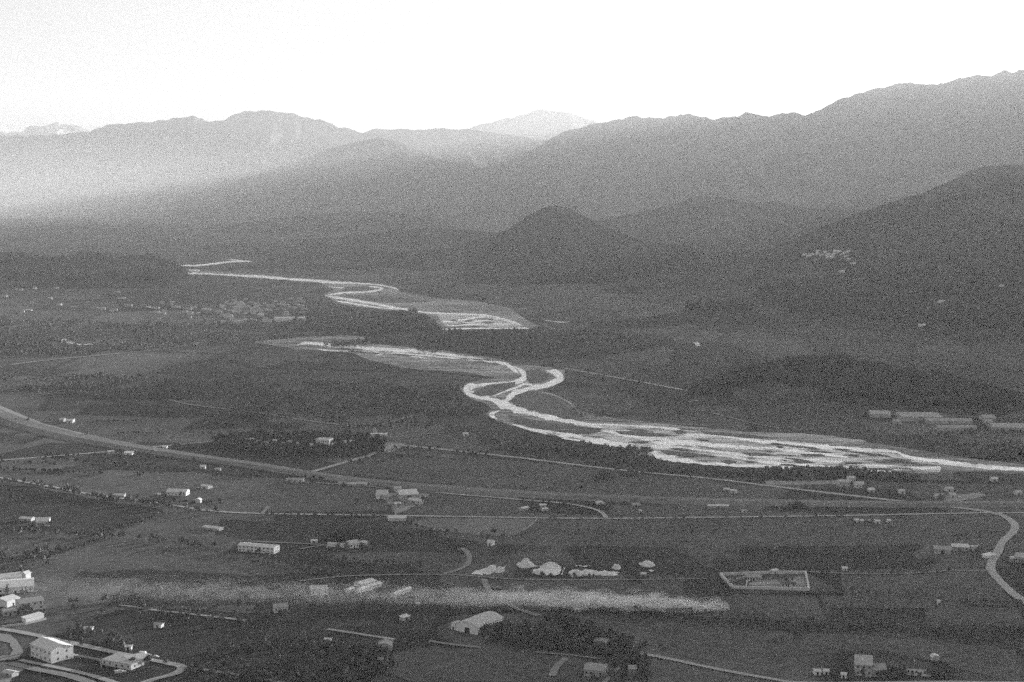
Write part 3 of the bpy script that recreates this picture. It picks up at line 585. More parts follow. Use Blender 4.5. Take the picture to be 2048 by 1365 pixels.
bl((1258, 1350), (1272, 1350), 6, 4, 1.5, 'gable', 'wall_grey', 'roof_mid', 'hut', 'grey hut beside the farm track near the bottom edge', 'shed')
bl((1188, 1292), (1212, 1296), 8, 3.5, 1.5, 'gable', 'wall_grey', 'roof_mid', 'cottage', 'grey cottage half hidden in the dark copse', 'house', win=2)
bl((8, 1234), (34, 1230), 9, 3.6, 1.4, 'gable', 'wall_grey', 'roof_mid', 'outbuilding', 'low grey outbuilding between the lean-to and the villa with the parapet', 'building', win=3)
bl((52, 1246), (88, 1236), 5, 2.8, .8, 'shed', 'wall_white', 'roof_bright', 'long_shed', 'long white lean-to running along the front of the villa with the parapet', 'shed', door=False)
bl((52, 1163), (62, 1160), 6, 6.0, 1.5, 'gable', 'wall_white', 'roof_bright', 'tower_house', 'narrow tall white house at the right end of the pale barn', 'house', win=1)
wall_line([(4, 1256), (50, 1250), (92, 1240)], 1.6, .5, 'wall_pale', 'garden_wall', 'pale garden wall running below the villa with the parapet')
wall_line([(140, 1310), (200, 1322), (203, 1336)], 1.3, .4, 'wall_grey', 'garden_wall', 'low garden wall between the white two-storey house and the bungalow')
bl((4, 1352), (24, 1356), 6, 2.4, .8, 'gable', 'wall_grey', 'roof_pale', 'shed', 'grey shed in the bottom left corner beside the wide street', 'shed')
# bottom right
bl((1710, 1352), (1744, 1354), 14, 8.0, 4.2, 'gable', 'wall_grey', 'roof_pale', 'tall_house', 'tall grey house with a broad pale roof near the bottom edge', 'house', win=3, floors=2, chimney=True)
bl((1745, 1354), (1772, 1354), 10, 5, 2.4, 'gable', 'wall_grey', 'roof_mid', 'outbuilding', 'grey outbuilding joined to the tall house with the broad roof', 'building', win=2)
bl((1812, 1350), (1862, 1354), 12, 5.0, 2.6, 'gable', 'wall_white', 'roof_dark', 'villa', 'white villa with dark roof behind garden trees near the bottom edge', 'house', win=6, chimney=True)
bl((1865, 1324), (1879, 1324), 5, 2.6, 1.6, 'barrel', 'wall_pale', 'roof_bright', 'greenhouse', 'little bright rounded hut behind the white villa', 'greenhouse', door=False)
bl((1629, 1351), (1642, 1351), 5, 2.6, .8, 'gable', 'wall_white', 'roof_bright', 'shed', 'small white shed beside the bottom-edge road', 'shed')
bl((1648, 1350), (1658, 1350), 5, 2.4, .8, 'gable', 'wall_pale', 'roof_bright', 'shed', 'pale shed between the small white shed and the tall house', 'shed')
bl((1682, 1357), (1692, 1358), 5, 2.6, .8, 'gable', 'wall_white', 'roof_bright', 'shed', 'white shed at the foot of the tall grey house', 'shed')
# middle left
bl((476, 1103), (548, 1109), 11, 5.6, 1.2, 'gable', 'wall_white', 'roof_bright', 'long_building', 'long white building with a row of small dark windows', 'building', win=9, floors=2)
bl((72, 1054), (98, 1053), 12, 5.2, 2.4, 'gable', 'wall_white', 'roof_bright', 'white_house', 'square white house in the field beside a long low shed', 'house', win=3)
bl((38, 1043), (62, 1044), 8, 2.6, 1.2, 'gable', 'wall_grey', 'roof_bright', 'long_shed', 'long low grey shed left of the square white house', 'shed')
bl((333, 992), (372, 993), 12, 4.2, 2.2, 'gable', 'wall_white', 'roof_bright', 'farmhouse', 'white farmhouse with several dark windows above the hedged road', 'house', win=5)
bl((314, 994), (324, 994), 6, 2.4, .8, 'gable', 'wall_pale', 'roof_bright', 'shed', 'little shed just left of the windowed farmhouse', 'shed')
bl((390, 1007), (401, 1007), 6, 2.6, 1.8, 'barrel', 'wall_white', 'roof_bright', 'shelter', 'small white domed shelter below the windowed farmhouse', 'shed', door=False)
bl((402, 977), (416, 979), 7, 3, 1.2, 'gable', 'wall_pale', 'roof_bright', 'cottage', 'small pale cottage above the windowed farmhouse', 'house')
bl((405, 1059), (438, 1063), 7, 2.2, .8, 'gable', 'wall_grey', 'roof_bright', 'long_shed', 'isolated low shed with bright roof in the middle of dark fields', 'shed')
bl((228, 996), (248, 996), 7, 2.6, 1.0, 'gable', 'wall_grey', 'roof_bright', 'shed', 'low shed on the hedged road left of the windowed farmhouse', 'shed')
bl((400, 939), (410, 939), 7, 3, 1.4, 'gable', 'wall_pale', 'roof_bright', 'shed', 'small bright shed just below the grass levee', 'shed')
bl((430, 943), (440, 943), 7, 2.2, 1.0, 'gable', 'wall_grey', 'roof_pale', 'shed', 'grey shed right of the bright shed below the levee', 'shed')
bl((248, 911), (264, 911), 9, 2.6, .8, 'shed', 'wall_white', 'roof_bright', 'shed', 'bright shed where the straight road meets the levee', 'shed')
bl((216, 908), (229, 907), 8, 2.4, .8, 'gable', 'wall_pale', 'roof_pale', 'shed', 'dull shed left of the bright one at the levee crossing', 'shed')
bl((325, 898), (333, 898), 7, 2.4, .8, 'gable', 'wall_pale', 'roof_bright', 'shed', 'shed by the road just beyond the levee', 'shed')
bl((118, 845), (127, 845), 12, 3.6, 1.4, 'gable', 'wall_grey', 'roof_pale', 'house', 'pale house behind the left end of the levee', 'house')
bl((132, 847), (145, 847), 12, 3.6, 1.4, 'gable', 'wall_pale', 'roof_bright', 'house', 'brighter house beside the pale one behind the levee', 'house')
bl((573, 966), (606, 966), 10, 3.0, 1.4, 'gable', 'wall_pale', 'roof_mid', 'farmhouse', 'low farmhouse directly under the levee by the side road', 'house', win=3)
for k, (x0, x1, y, lb) in enumerate([(676, 692, 972, 'first low farm shed in the row under the levee, nearest the side road'), (694, 712, 973, 'second low farm shed in the row under the levee'), (714, 732, 972, 'last low farm shed in the row under the levee, nearest the barns')]):
    bl((x0, y), (x1, y + .5), 8, 2.4, 1.2, 'gable', 'wall_grey', 'roof_pale' if k else 'roof_mid', 'farm_shed', lb, 'shed', 'sheds in a row under the levee')
# barns in the middle
bl((752, 999), (773, 999), 24, 5.0, 2.4, 'gable', 'wall_white', 'roof_pale', 'barn', 'pale barn at the left of the two-barn farm', 'barn', big_door=True)
bl((774, 1001), (786, 998), 10, 3.5, 1.2, 'shed', 'wall_grey', 'roof_mid', 'lean_to', 'grey lean-to against the left barn', 'shed')
bl((800, 1001), (837, 999), 26, 5.5, 3.0, 'gable', 'wall_grey', 'roof_bright', 'barn', 'broad barn with the brightest roof at the two-barn farm', 'barn', big_door=True)
bl((816, 1007), (840, 1010), 7, 4.0, 1.2, 'gable', 'wall_pale', 'roof_bright', 'farmhouse', 'narrow pale farmhouse in front of the broad barn', 'house', win=4)
bl((788, 984), (802, 984), 8, 3.5, 1.4, 'gable', 'wall_grey', 'roof_pale', 'shed', 'pale shed behind and between the two barns', 'shed')
bl((792, 1013), (803, 1012), 5, 2.4, .6, 'shed', 'wall_pale', 'roof_bright', 'shed', 'small bright shed on the lane below the two barns', 'shed')
bl((776, 1043), (811, 1043), 12, 3.0, 1.4, 'gable', 'wall_pale', 'roof_bright', 'long_barn', 'long barn with bright eaves beside the crossroads', 'barn', door=False, win=0)
# around the dark mound
bl((655, 1094), (699, 1097), 6, 2.6, 1.0, 'gable', 'wall_white', 'roof_pale', 'long_shed', 'long white shed joined to the farmhouse under the wooded mound', 'shed')
bl((700, 1098), (718, 1096), 9, 4.8, 1.8, 'gable', 'wall_white', 'roof_pale', 'farmhouse', 'white farmhouse at the foot of the dark wooded mound', 'house', win=3)
bl((664, 1080), (676, 1079), 6, 3.0, 1.0, 'gable', 'wall_grey', 'roof_pale', 'shed', 'grey shed on the left edge of the wooded mound', 'shed')
bl((719, 1091), (731, 1092), 6, 3.0, 1.0, 'gable', 'wall_grey', 'roof_pale', 'shed', 'grey shed right of the farmhouse at the wooded mound', 'shed')
bl((622, 1086), (634, 1086), 5, 1.8, .5, 'gable', 'wall_pale', 'roof_bright', 'shed', 'flat bright shed left of the wooded mound', 'shed')
bl((974, 1092), (984, 1093), 7, 3.4, 1.4, 'gable', 'wall_white', 'roof_bright', 'hut', 'small white hut above the curving dirt track', 'house')
bl((720, 1187), (764, 1173), 5, 2.6, .8, 'gable', 'wall_white', 'roof_bright', 'polytunnel', 'long bright narrow shed lying aslant just above the smoke', 'greenhouse', door=False)
bl((724, 1176), (752, 1168), 9, 2.6, 1.2, 'gable', 'wall_white', 'roof_bright', 'polytunnel', 'broad bright shed roof behind the long aslant shed', 'greenhouse', door=False)
bl((697, 1187), (710, 1182), 4, 2.4, .6, 'gable', 'wall_pale', 'roof_bright', 'polytunnel', 'short bright shed left of the long aslant shed', 'greenhouse', door=False)
bl((790, 1195), (823, 1182), 4, 2.4, .6, 'gable', 'wall_white', 'roof_bright', 'polytunnel', 'thin bright shed aslant at the edge of the smoke, apart to the right', 'greenhouse', door=False)
# walled grove
bl((632, 893), (658, 894), 16, 8.5, 0, 'flat', 'wall_white', 'roof_pale', 'white_block', 'white block of flats standing above the dark walled grove', 'building', win=6, floors=2)
for k in range(16):
    x = [485, 498, 512, 528, 545, 560, 575, 592, 606, 618, 664, 674, 684, 700, 735, 750][k]; y = [887, 886, 890, 893, 889, 894, 890, 895, 893, 897, 896, 899, 891, 890, 882, 883][k]
    bl((x, y), (x + 8, y), 9, 3.6, 1.6, 'gable', ['wall_pale', 'wall_grey'][k % 2], ['roof_pale', 'roof_bright', 'roof_mid'][k % 3], 'small_house', 'small pale house among the dark trees of the grove', 'house', 'small houses in the dark grove')
bl((741, 874), (773, 874), 10, 3.2, .5, 'gable', 'wall_white', 'roof_bright', 'long_shed', 'long very bright shed beside the crossroads at the grove corner', 'shed', door=False)
bl((926, 872), (937, 872), 9, 2.6, .5, 'gable', 'wall_white', 'roof_bright', 'shed', 'lone bright shed in fields between the grove and the river', 'shed')
bl((875, 820), (880, 820), 9, 3, 1, 'gable', 'wall_white', 'roof_bright', 'hut', 'speck-like white hut in woods left of the river bend', 'house')
# middle right strip
for k, (x0, y0, x1, y1, h, lb) in enumerate([(1047, 1023, 1058, 1020, 2.6, 'slanting shed roof above the white-edged pale field'), (1080, 1016, 1092, 1016, 2.6, 'short bright shed roof above the pale field'), (1086, 1024, 1096, 1023, 2.4, 'dull shed right beside the short bright one'),
        (1194, 1010, 1211, 1009, 2.2, 'bright narrow shed where the curving lane turns down'), (1264, 1013, 1280, 1013, 1.8, 'faint long shed right of the curving lane'), (1279, 1029, 1283, 1029, 3.5, 'upright white hut beside the long straight road'),
        (1416, 1017, 1457, 1017, 2.4, 'long low shed lying parallel under the levee'), (1460, 987, 1472, 988, 3.0, 'pale hut just above the levee'), (1448, 983, 1459, 983, 2.2, 'flat shed next to the pale hut above the levee'),
        (1484, 1026, 1494, 1026, 2.2, 'dull hut right of the long low shed under the levee')]):
    bl((x0, y0), (x1, y1), 6 if x1 - x0 > 5 else 3, h, .8, 'gable', 'wall_pale' if k % 2 else 'wall_grey', 'roof_bright' if k not in (4, 9) else 'roof_mid', 'shed', lb, 'shed')
for k, (x0, x1, y, lb) in enumerate([(1677, 1700, 973, 'pale house at the left of the pair beside the river road'), (1712, 1728, 977, 'bright blocky house at the right of the pair beside the river road'), (1697, 1711, 966, 'house behind the pair beside the river road')]):
    bl((x0, y), (x1, y), 11, 5.0, 1.4, 'gable', 'wall_white' if k == 1 else 'wall_pale', 'roof_pale', 'house', lb, 'house', win=3)
for k, (x0, x1, y, lb) in enumerate([(1738, 1749, 986, 'bright low shed right of the houses beside the river road'), (1800, 1810, 989, 'tiny shed midway along the river road'), (1872, 1888, 998, 'pale farmhouse at the left of the farm by the road junction'), (1892, 1907, 984, 'low building behind the farm by the road junction'), (1900, 1912, 996, 'brighter house in the farm by the road junction'), (1984, 1996, 964, 'bright shed on the near river bank'), (2032, 2044, 991, 'pale house at the picture edge under the river')]):
    bl((x0, y), (x1, y), 9, 3.2, 1.3, 'gable', 'wall_pale', 'roof_bright' if k in (0, 5) else 'roof_pale', 'house' if k in (2, 3, 4, 6) else 'shed', lb, 'house' if k in (2, 3, 4, 6) else 'shed')
for k, (x0, x1, y) in enumerate([(1703, 1717, 1046), (1722, 1727, 1047), (1733, 1740, 1048), (1751, 1760, 1048), (1776, 1782, 1047)]):
    bl((x0, y), (x1, y), 6, 2.4, .9, 'gable', 'wall_white', 'roof_bright', 'cabin', ['widest bright cabin of the row under the straight road', 'second cabin of the row, small, beside the widest', 'third cabin of the row under the straight road', 'fourth cabin, bright, of the row under the straight road', 'last and farthest right cabin of the row under the road'][k], 'cabin', 'cabins in a row under the straight road')
# farm right
bl((1868, 1108), (1902, 1110), 14, 4.2, 1.4, 'gable', 'wall_grey', 'roof_mid', 'farm_building', 'grey farm building with dark front left of the curved road', 'building', big_door=True)
bl((1905, 1103), (1938, 1104), 12, 4.0, 1.6, 'gable', 'wall_grey', 'roof_bright', 'barn', 'barn with bright roof between the dark-fronted building and a hut', 'barn', win=4)
bl((1943, 1103), (1957, 1103), 8, 3.6, .8, 'gable', 'wall_white', 'roof_pale', 'hut', 'pale hut at the right end of the farm left of the curved road', 'house')
bl((1975, 1118), (1992, 1114), 6, 2.2, .6, 'shed', 'wall_white', 'roof_bright', 'shed', 'brilliant white shed touching the curved road', 'shed')
bl((2030, 1125), (2052, 1127), 14, 5, 2, 'gable', 'wall_pale', 'roof_pale', 'house', 'pale house at the picture edge beyond the curved road', 'house', win=4)
bl((2022, 1126), (2028, 1126), 5, 4, 1, 'gable', 'wall_grey', 'roof_bright', 'shed', 'narrow shed left of the edge house beyond the curved road', 'shed')
# walled compound
wall_line([(1441, 1152), (1466, 1178), (1540, 1180), (1618, 1182), (1611, 1148), (1540, 1148), (1495, 1150), (1441, 1152)], 2.4, 1.6, 'wall_pale', 'perimeter_wall', 'pale perimeter wall enclosing the rectangular yard beside the smoke source')
wall_line([(1450, 1166), (1490, 1158), (1494, 1151)], 2.0, 1.4, 'wall_grey', 'dividing_wall', 'slanting inner wall across the corner of the walled yard')
wall_line([(1496, 1168), (1560, 1170), (1598, 1171)], 1.4, 1.0, 'wall_pale', 'dividing_wall', 'long pale inner wall running along the middle of the walled yard')
wall_line([(1492, 1176), (1494, 1164)], 1.6, 1.0, 'wall_pale', 'dividing_wall', 'short inner wall at the left of the yard buildings')
bl((1500, 1176), (1530, 1177), 6, 2.4, .6, 'gable', 'wall_pale', 'roof_mid', 'low_building', 'low pale building by the near wall of the walled yard', 'building', win=5)
sheet('yard', [[(1590, 1153), (1608, 1150), (1615, 1180), (1500, 1178), (1490, 1160), (1560, 1160)]], M['yard'], .28)
bl((1494, 1162), (1522, 1163), 8, 3.4, 1.0, 'gable', 'wall_pale', 'roof_mid', 'low_building', 'low building in the middle of the walled yard', 'building', win=5)
bl((1560, 1162), (1588, 1163), 7, 3.2, 1.0, 'gable', 'wall_grey', 'roof_dark', 'low_building', 'dark-roofed building at the back of the walled yard', 'building', win=4)
bl((1562, 1175), (1592, 1176), 7, 2.8, .8, 'gable', 'wall_pale', 'roof_dark', 'low_building', 'dark-roofed building at the front of the walled yard', 'building', win=4)
bl((1546, 1149), (1556, 1148), 5, 3.0, .8, 'gable', 'wall_white', 'roof_bright', 'hut', 'white hut on the back wall of the walled yard', 'shed')
bl((1686, 1143), (1695, 1143), 5, 2.5, .8, 'gable', 'wall_white', 'roof_bright', 'hut', 'small white hut along the track right of the walled yard', 'shed')
bl((1876, 1212), (1880, 1212), 3, 3.6, .8, 'gable', 'wall_white', 'roof_bright', 'hut', 'tiny upright white hut alone in the dark right-hand fields', 'shed')
bl((1282, 1155), (1292, 1155), 5, 2.6, .8, 'gable', 'wall_grey', 'roof_bright', 'shed', 'small shed by the track below the bright heaps', 'shed')
bl((1150, 1224), (1158, 1225), 4, 2.0, .6, 'gable', 'wall_white', 'roof_bright', 'shed', 'tiny bright shed under the middle of the smoke', 'shed')
bl((832, 1213), (838, 1213), 4, 2.0, .6, 'gable', 'wall_white', 'roof_bright', 'shed', 'tiny bright shed at the lower edge of the smoke', 'shed')
for x, lb in ((1030, 'left one of two tiny white sheds right of the arched hangar'), (1056, 'right one of two tiny white sheds right of the arched hangar')):
    bl((x, 1272 if x < 1040 else 1265), (x + 7, 1272 if x < 1040 else 1265), 4, 1.8, .5, 'gable', 'wall_white', 'roof_bright', 'shed', lb, 'shed')
# greenhouses and works under the right hill
for k, (x0, y0, x1, y1, dp, h, wm, lb) in enumerate([(1741, 836, 1782, 837, 40, 5, 'roof_mid', 'left detached works hall under the right hill'), (1804, 843, 1885, 843, 45, 6, 'roof_pale', 'biggest works hall, long and pale, under the right hill'),
        (1854, 848, 1945, 849, 22, 4, 'roof_pale', 'thin long hall in front of the biggest works hall'), (1876, 862, 1954, 862, 16, 4, 'roof_pale', 'nearest thin hall of the works under the right hill'),
        (1968, 843, 1992, 843, 25, 5, 'roof_pale', 'short hall right of the biggest works hall'), (1970, 850, 1986, 850, 14, 4, 'roof_mid', 'small hall in front of the short hall'), (1986, 861, 2056, 862, 40, 4, 'roof_pale', 'works hall running out of the picture edge'), (1788, 849, 1803, 849, 12, 4, 'roof_pale', 'small outlying hall left of the thin halls')]):
    bl((x0, y0), (x1, y1), dp, h, 2.5, 'gable', 'wall_grey', 'roof_mid', 'works_hall', lb, 'factory hall', 'halls of the works under the right hill')
# houses on the hillsides
HS = [('flank_far', [(1606, 512), (1613, 515), (1622, 514), (1630, 511), (1640, 513), (1648, 508), (1655, 512), (1660, 518), (1664, 511), (1668, 506), (1674, 507), (1680, 512), (1686, 516), (1690, 509), (1698, 507), (1694, 522), (1698, 530), (1688, 517), (1652, 517), (1636, 505)], 'tiny pale house of the village high on the right mountain flank', 'houses of the mountain village', 15, 7),
      ('flank', [(1683, 546), (1700, 540), (1755, 528), (1810, 534), (1850, 527), (1953, 628), (1960, 626), (1968, 630), (1973, 628), (1846, 620), (1840, 653), (1880, 606), (1998, 575)], 'scattered pale house on the dark lower mountain flank', 'houses scattered on the lower flank', 13, 5)]
for key, pts, lb, gr, wd, h in HS:
    for k, (x, y) in enumerate(pts):
        p = drape(key, x, y); p.z -= .5
        building_at(p, wd * (.8 + .5 * random.random()), random.uniform(-.4, .4), 10, h, 2, 'gable', 'wall_white', 'roof_bright', 'hill_house', lb, 'house', gr, door=False)
# distant town on the plain
for (x0, x1, y0, y1, nn, lb, gr) in [(440, 605, 598, 646, 90, 'tiny pale house of the distant town left of the river', 'houses of the distant town'), (300, 480, 605, 650, 30, 'tiny pale house in the loose outskirts of the distant town', 'houses of the town outskirts'),
        (0, 300, 548, 632, 34, 'tiny pale house in the hamlets below the low left hill', 'houses of the far hamlets')]:
    for k in range(nn):
        x = random.uniform(x0, x1); y = random.uniform(y0, y1)
        a = G(x, y)
        building_at(a, random.choice([8, 10, 12, 14, 24]), random.uniform(-.3, .3), 9, random.uniform(2.5, 5), 1.8, 'gable', random.choice(['wall_pale', 'wall_grey', 'wall_grey']), random.choice(['roof_pale', 'roof_mid', 'roof_mid']), 'town_house', lb, 'house', gr, door=False)
building_at(G(548, 643), 75, .02, 25, 8, 2, 'gable', 'wall_white', 'roof_bright', 'works_hall', 'long white hall at the near edge of the distant town', 'factory hall', None, door=False)
sheet('quarry_floor', [ragged([(115, 682), (130, 678), (150, 685), (165, 690), (190, 687), (185, 691), (150, 690), (130, 686)], 1, 6, 200)], M['gravel'], .3)
sheet('quarry_floor', [ragged([(1385, 684), (1396, 684), (1400, 692), (1394, 693)], .8, 4, 201)], M['gravel'], 12)

# ------------------------------------------------------------------ vehicles
def vehicle(px, py, ang, van, mat, label, name):
    e = bpy.data.objects.new(name, None); col.objects.link(e); e.location = G(px, py, .3); e.rotation_euler = (0, 0, ang); tag(e, label, 'van' if van else 'car')
    L, H = (5.6, 2.3) if van else (4.3, 1.42); y0, y1 = -.9, .9
    if van: prof = [(-L / 2, .35), (L / 2, .35), (L / 2, 1.05), (L / 2 - .9, 1.3), (L / 2 - 1.4, H), (-L / 2, H)]
    else: prof = [(-L / 2, .3), (L / 2, .3), (L / 2, .75), (L / 2 - 1.0, .9), (L / 2 - 1.6, H), (-L / 2 + 1.0, H), (-L / 2 + .4, .95), (-L / 2, .9)]
    n_ = len(prof)
    mb = MB(); mb.add([(x, y0, z) for x, z in prof] + [(x, y1, z) for x, z in prof], [tuple(range(n_)), tuple(range(2 * n_ - 1, n_ - 1, -1))] + [((i + 1) % n_, i, i + n_, (i + 1) % n_ + n_) for i in range(n_)])
    mb.build('body', mat, e)
    if van: MB().box(L / 2 - 2.1, L / 2 - 1.5, -.92, .92, 1.3, 1.9).build('side_window', M['glass'], e)
    else: MB().box(-L / 2 + 1.2, L / 2 - 1.7, -.92, .92, .95, 1.3).build('side_window', M['glass'], e)
    for sx in (-L / 2 + .9, L / 2 - .9):
        for sy in (-.85, .85): MB().cyl((sx, sy, .32), .33, 1, .22).build('wheel', M['tyre'], e)
vehicle(287, 1310, -.15, True, M['paint'], 'white van parked at the upper side of the bungalow plot', 'parked_van')
vehicle(297, 1312, -.15, False, M['paint_grey'], 'grey car parked right behind the white van', 'parked_car')
vehicle(312, 1315, -.2, False, M['paint'], 'white car parked ahead of the grey car on the lane', 'parked_car')
vehicle(238, 1347, .5, True, M['paint'], 'white van parked in the dark field below the bungalow', 'parked_van')
vehicle(246, 1345, .5, False, M['paint'], 'white car beside the van below the bungalow', 'parked_car')

# ------------------------------------------------------------------ trees
def crown_arrays(n_leaf, rx, rz, zc, leaf, seed, clumps=9):
    r = np.random.default_rng(seed)
    cc = r.normal(size=(clumps, 3)); cc /= np.linalg.norm(cc, axis=1)[:, None]; cc *= (r.random((clumps, 1)) ** .5) * .72
    which = r.integers(0, clumps, n_leaf); off = r.normal(size=(n_leaf, 3)) * .22
    c = (cc[which] + off) * np.array([rx, rx, rz]) + np.array([0, 0, zc])
    a = r.normal(size=(n_leaf, 3)); a /= np.linalg.norm(a, axis=1)[:, None]; b2 = np.cross(a, r.normal(size=(n_leaf, 3))); b2 /= np.linalg.norm(b2, axis=1)[:, None]
    s = leaf * r.uniform(.6, 1.3, (n_leaf, 1))
    V = np.stack([c - a * s - b2 * s * .7, c + a * s - b2 * s * .7, c + a * s * .8 + b2 * s * .7, c - a * s * .8 + b2 * s * .7], 1).reshape(-1, 3)
    Fc = np.arange(n_leaf * 4).reshape(-1, 4)
    return V, Fc
def me_from(name, V, Fc, mat):
    me = bpy.data.meshes.new(name); me.from_pydata(V.tolist(), [], Fc.tolist()); me.update(); me.materials.append(mat); return me
KINDS = []
for i, (rx, rz, zc, H) in enumerate([(2.6, 2.3, 4.2, 4.0), (3.4, 2.8, 4.6, 4.5), (1.9, 3.4, 4.8, 4.0), (4.0, 2.4, 4.0, 3.6), (1.3, 4.6, 5.4, 3.0)]):
    V, Fc = crown_arrays(300, rx, rz, zc, .5, 100 + i); cm = me_from('crown', V, Fc, M['foliage'] if i != 1 else M['foliage_b'])
    mb = MB(); n = 6; vs = [(r_ * math.cos(2 * math.pi * k / n), r_ * math.sin(2 * math.pi * k / n), z) for r_, z in ((.28, -.3), (.18, H * .6), (.06, H * 1.1)) for k in range(n)]
    fs = [(l * n + k, l * n + (k + 1) % n, (l + 1) * n + (k + 1) % n, (l + 1) * n + k) for l in (0, 1) for k in range(n)]
    mb.add(vs, fs)
    for q in range(3):
        a_ = q * 2.1 + i; x, y = math.cos(a_) * rx * .5, math.sin(a_) * rx * .5
        mb.add([(.06, 0, H * .5), (-.06, 0, H * .5), (0, .08, H * .55), (x, y, zc)], [(0, 1, 3), (1, 2, 3), (2, 0, 3)])
    tm = bpy.data.meshes.new('trunk'); tm.from_pydata(mb.v, [], mb.f); tm.materials.append(M['bark'])
    KINDS.append((tm, cm))
NT = 0
def tree(px, py, s, kind, label, group, name='hedge_tree'):
    global NT
    NT += 1
    e = bpy.data.objects.new(name, None); col.objects.link(e); e.location = G(px, py); e.rotation_euler = (0, 0, random.uniform(0, 6.28)); e.scale = (s, s, s * random.uniform(.85, 1.15))
    tag(e, label, 'tree', group)
    link('trunk', KINDS[kind][0], None, e); link('crown', KINDS[kind][1], None, e)
# template for woodland masses
TV, TF = crown_arrays(46, 2.9, 2.6, 3.4, 1.05, 55, clumps=7)
def mass(name, pts, sizes, mat='canopy', label=None):
    pts = np.asarray(pts, float); n_ = len(pts)
    if n_ == 0: return
    ang = rng.random(n_) * 6.28; ca, sa = np.cos(ang), np.sin(ang); s = np.asarray(sizes)[:, None]
    V = np.empty((n_, len(TV), 3)); zz = rng.uniform(.8, 1.3, (n_, 1))
    V[:, :, 0] = (TV[:, 0] * ca[:, None] - TV[:, 1] * sa[:, None]) * s + pts[:, 0:1]
    V[:, :, 1] = (TV[:, 0] * sa[:, None] + TV[:, 1] * ca[:, None]) * s + pts[:, 1:2]
    V[:, :, 2] = TV[:, 2] * s * zz + pts[:, 2:3]
    Fc = (TF[None] + (np.arange(n_) * len(TV))[:, None, None]).reshape(-1, 4)
    o = np_mesh(name, V.reshape(-1, 3), Fc, M[mat]); tag(o, label, kind='stuff'); return o
def in_poly(x, y, poly):
    c = np.zeros(len(x), bool); n_ = len(poly)
    for i in range(n_):
        x0, y0 = poly[i]; x1, y1 = poly[(i + 1) % n_]
        cond = ((y0 > y) != (y1 > y)) & (x < (x1 - x0) * (y - y0) / ((y1 - y0) + 1e-9) + x0); c ^= cond
    return c
def poly_pts(poly, n_, clump=.0, cs=40.):
    soft = .09
    w_ = [G(x, y) for x, y in poly]; pw = [(p.x, p.y) for p in w_]; xs = [p[0] for p in pw]; ys = [p[1] for p in pw]
    out = np.zeros((0, 2)); tries = 0
    while len(out) < n_ and tries < 60:
        q = np.stack([rng.uniform(min(xs), max(xs), n_ * 2), rng.uniform(min(ys), max(ys), n_ * 2)], 1); wx = (fbm(q[:, 0] / 90, q[:, 1] / 90, 4, 5) - .5) * (220 if clump and max(ys) > 1500 else 0); q = q[in_poly(q[:, 0] + wx, q[:, 1] + wx * .8 + rng.normal(0, 12 if clump and max(ys) > 1500 else 0, len(q)), pw)]
        if clump: q = q[fbm(q[:, 0] / cs, q[:, 1] / cs, 4, 77) + rng.normal(0, soft, len(q)) > clump]
        out = np.concatenate([out, q]); tries += 1
    out = out[:n_]; return np.concatenate([out, np.zeros((len(out), 1))], 1)

HEDGES = [  # px polyline, spacing m, size
 ([(0, 967), (60, 967), (110, 979), (200, 998), (260, 1006), (350, 1017), (430, 1027)], 7, .85), ([(0, 1062), (100, 1072), (190, 1074), (330, 1084), (420, 1100)], 7, .8), ([(190, 1074), (260, 1056), (330, 1028)], 7, .7),
 ([(95, 1118), (150, 1098), (210, 1078)], 6, .8), ([(520, 1031), (640, 1033), (770, 1035)], 9, .55), ([(800, 1050), (860, 1060), (940, 1072), (1020, 1078), (1050, 1074)], 8, .6), ([(600, 1113), (700, 1124), (780, 1131), (870, 1140)], 8, .7),
 ([(500, 1126), (600, 1135), (660, 1150)], 7, .7), ([(1195, 1222), (1340, 1226), (1450, 1231), (1640, 1246), (1750, 1256)], 11, .6), ([(1500, 1100), (1650, 1108), (1780, 1104)], 11, .6), ([(1620, 1147), (1760, 1149), (1900, 1147)], 12, .6),
 ([(1622, 1184), (1780, 1191), (1850, 1194), (1870, 1203), (1960, 1209), (2048, 1213)], 8, .65), ([(1650, 1216), (1800, 1218)], 14, .5), ([(1870, 1255), (1960, 1262), (2048, 1267)], 8, .75), ([(1536, 1281), (1610, 1279)], 10, .8),
 ([(1024, 977), (1160, 980), (1280, 986)], 14, .6), ([(1150, 1067), (1300, 1066), (1536, 1063)], 12, .6), ([(1250, 1150), (1300, 1156), (1430, 1160)], 10, .6), ([(960, 1100), (1024, 1098), (1150, 1100)], 12, .6), ([(1080, 1040), (1400, 1040), (1700, 1036)], 22, .55),
 ([(1024, 1002), (1100, 1009), (1180, 1012), (1290, 1004)], 13, .6), ([(1930, 1150), (2048, 1160)], 12, .6), ([(1000, 1158), (1060, 1154), (1200, 1156)], 9, .6), ([(1250, 1243), (1350, 1251), (1500, 1262)], 10, .7)]
HL = ['the hedge under the curving road at far left', 'the dark hedge line left of the long white building', 'the slanting hedge below the windowed farmhouse', 'the hedge above the large farm at the smoke end', 'the verge between the left road and the long barn', 'the lower edge of the pale field', 'the hedge right of the wooded mound',
 'the hedge left of the farmhouse in the smoke', 'the field edge just below the smoke', 'the hedge behind the walled yard', 'the track right of the walled yard', 'the long hedge below the walled yard', 'the broken hedge in the right-hand fields', 'the right-edge hedge below the curved road', 'the short hedge above the bottom right farm',
 'the field edge under the river road', 'the field below the straight road', 'the track right of the bright heaps', 'the field behind the bright heaps', 'the verge of the long straight road', 'the field under the levee', 'the field right of the curved road', 'the foot of the bright heaps', 'the hedge in the dark lower right fields']
cand = []
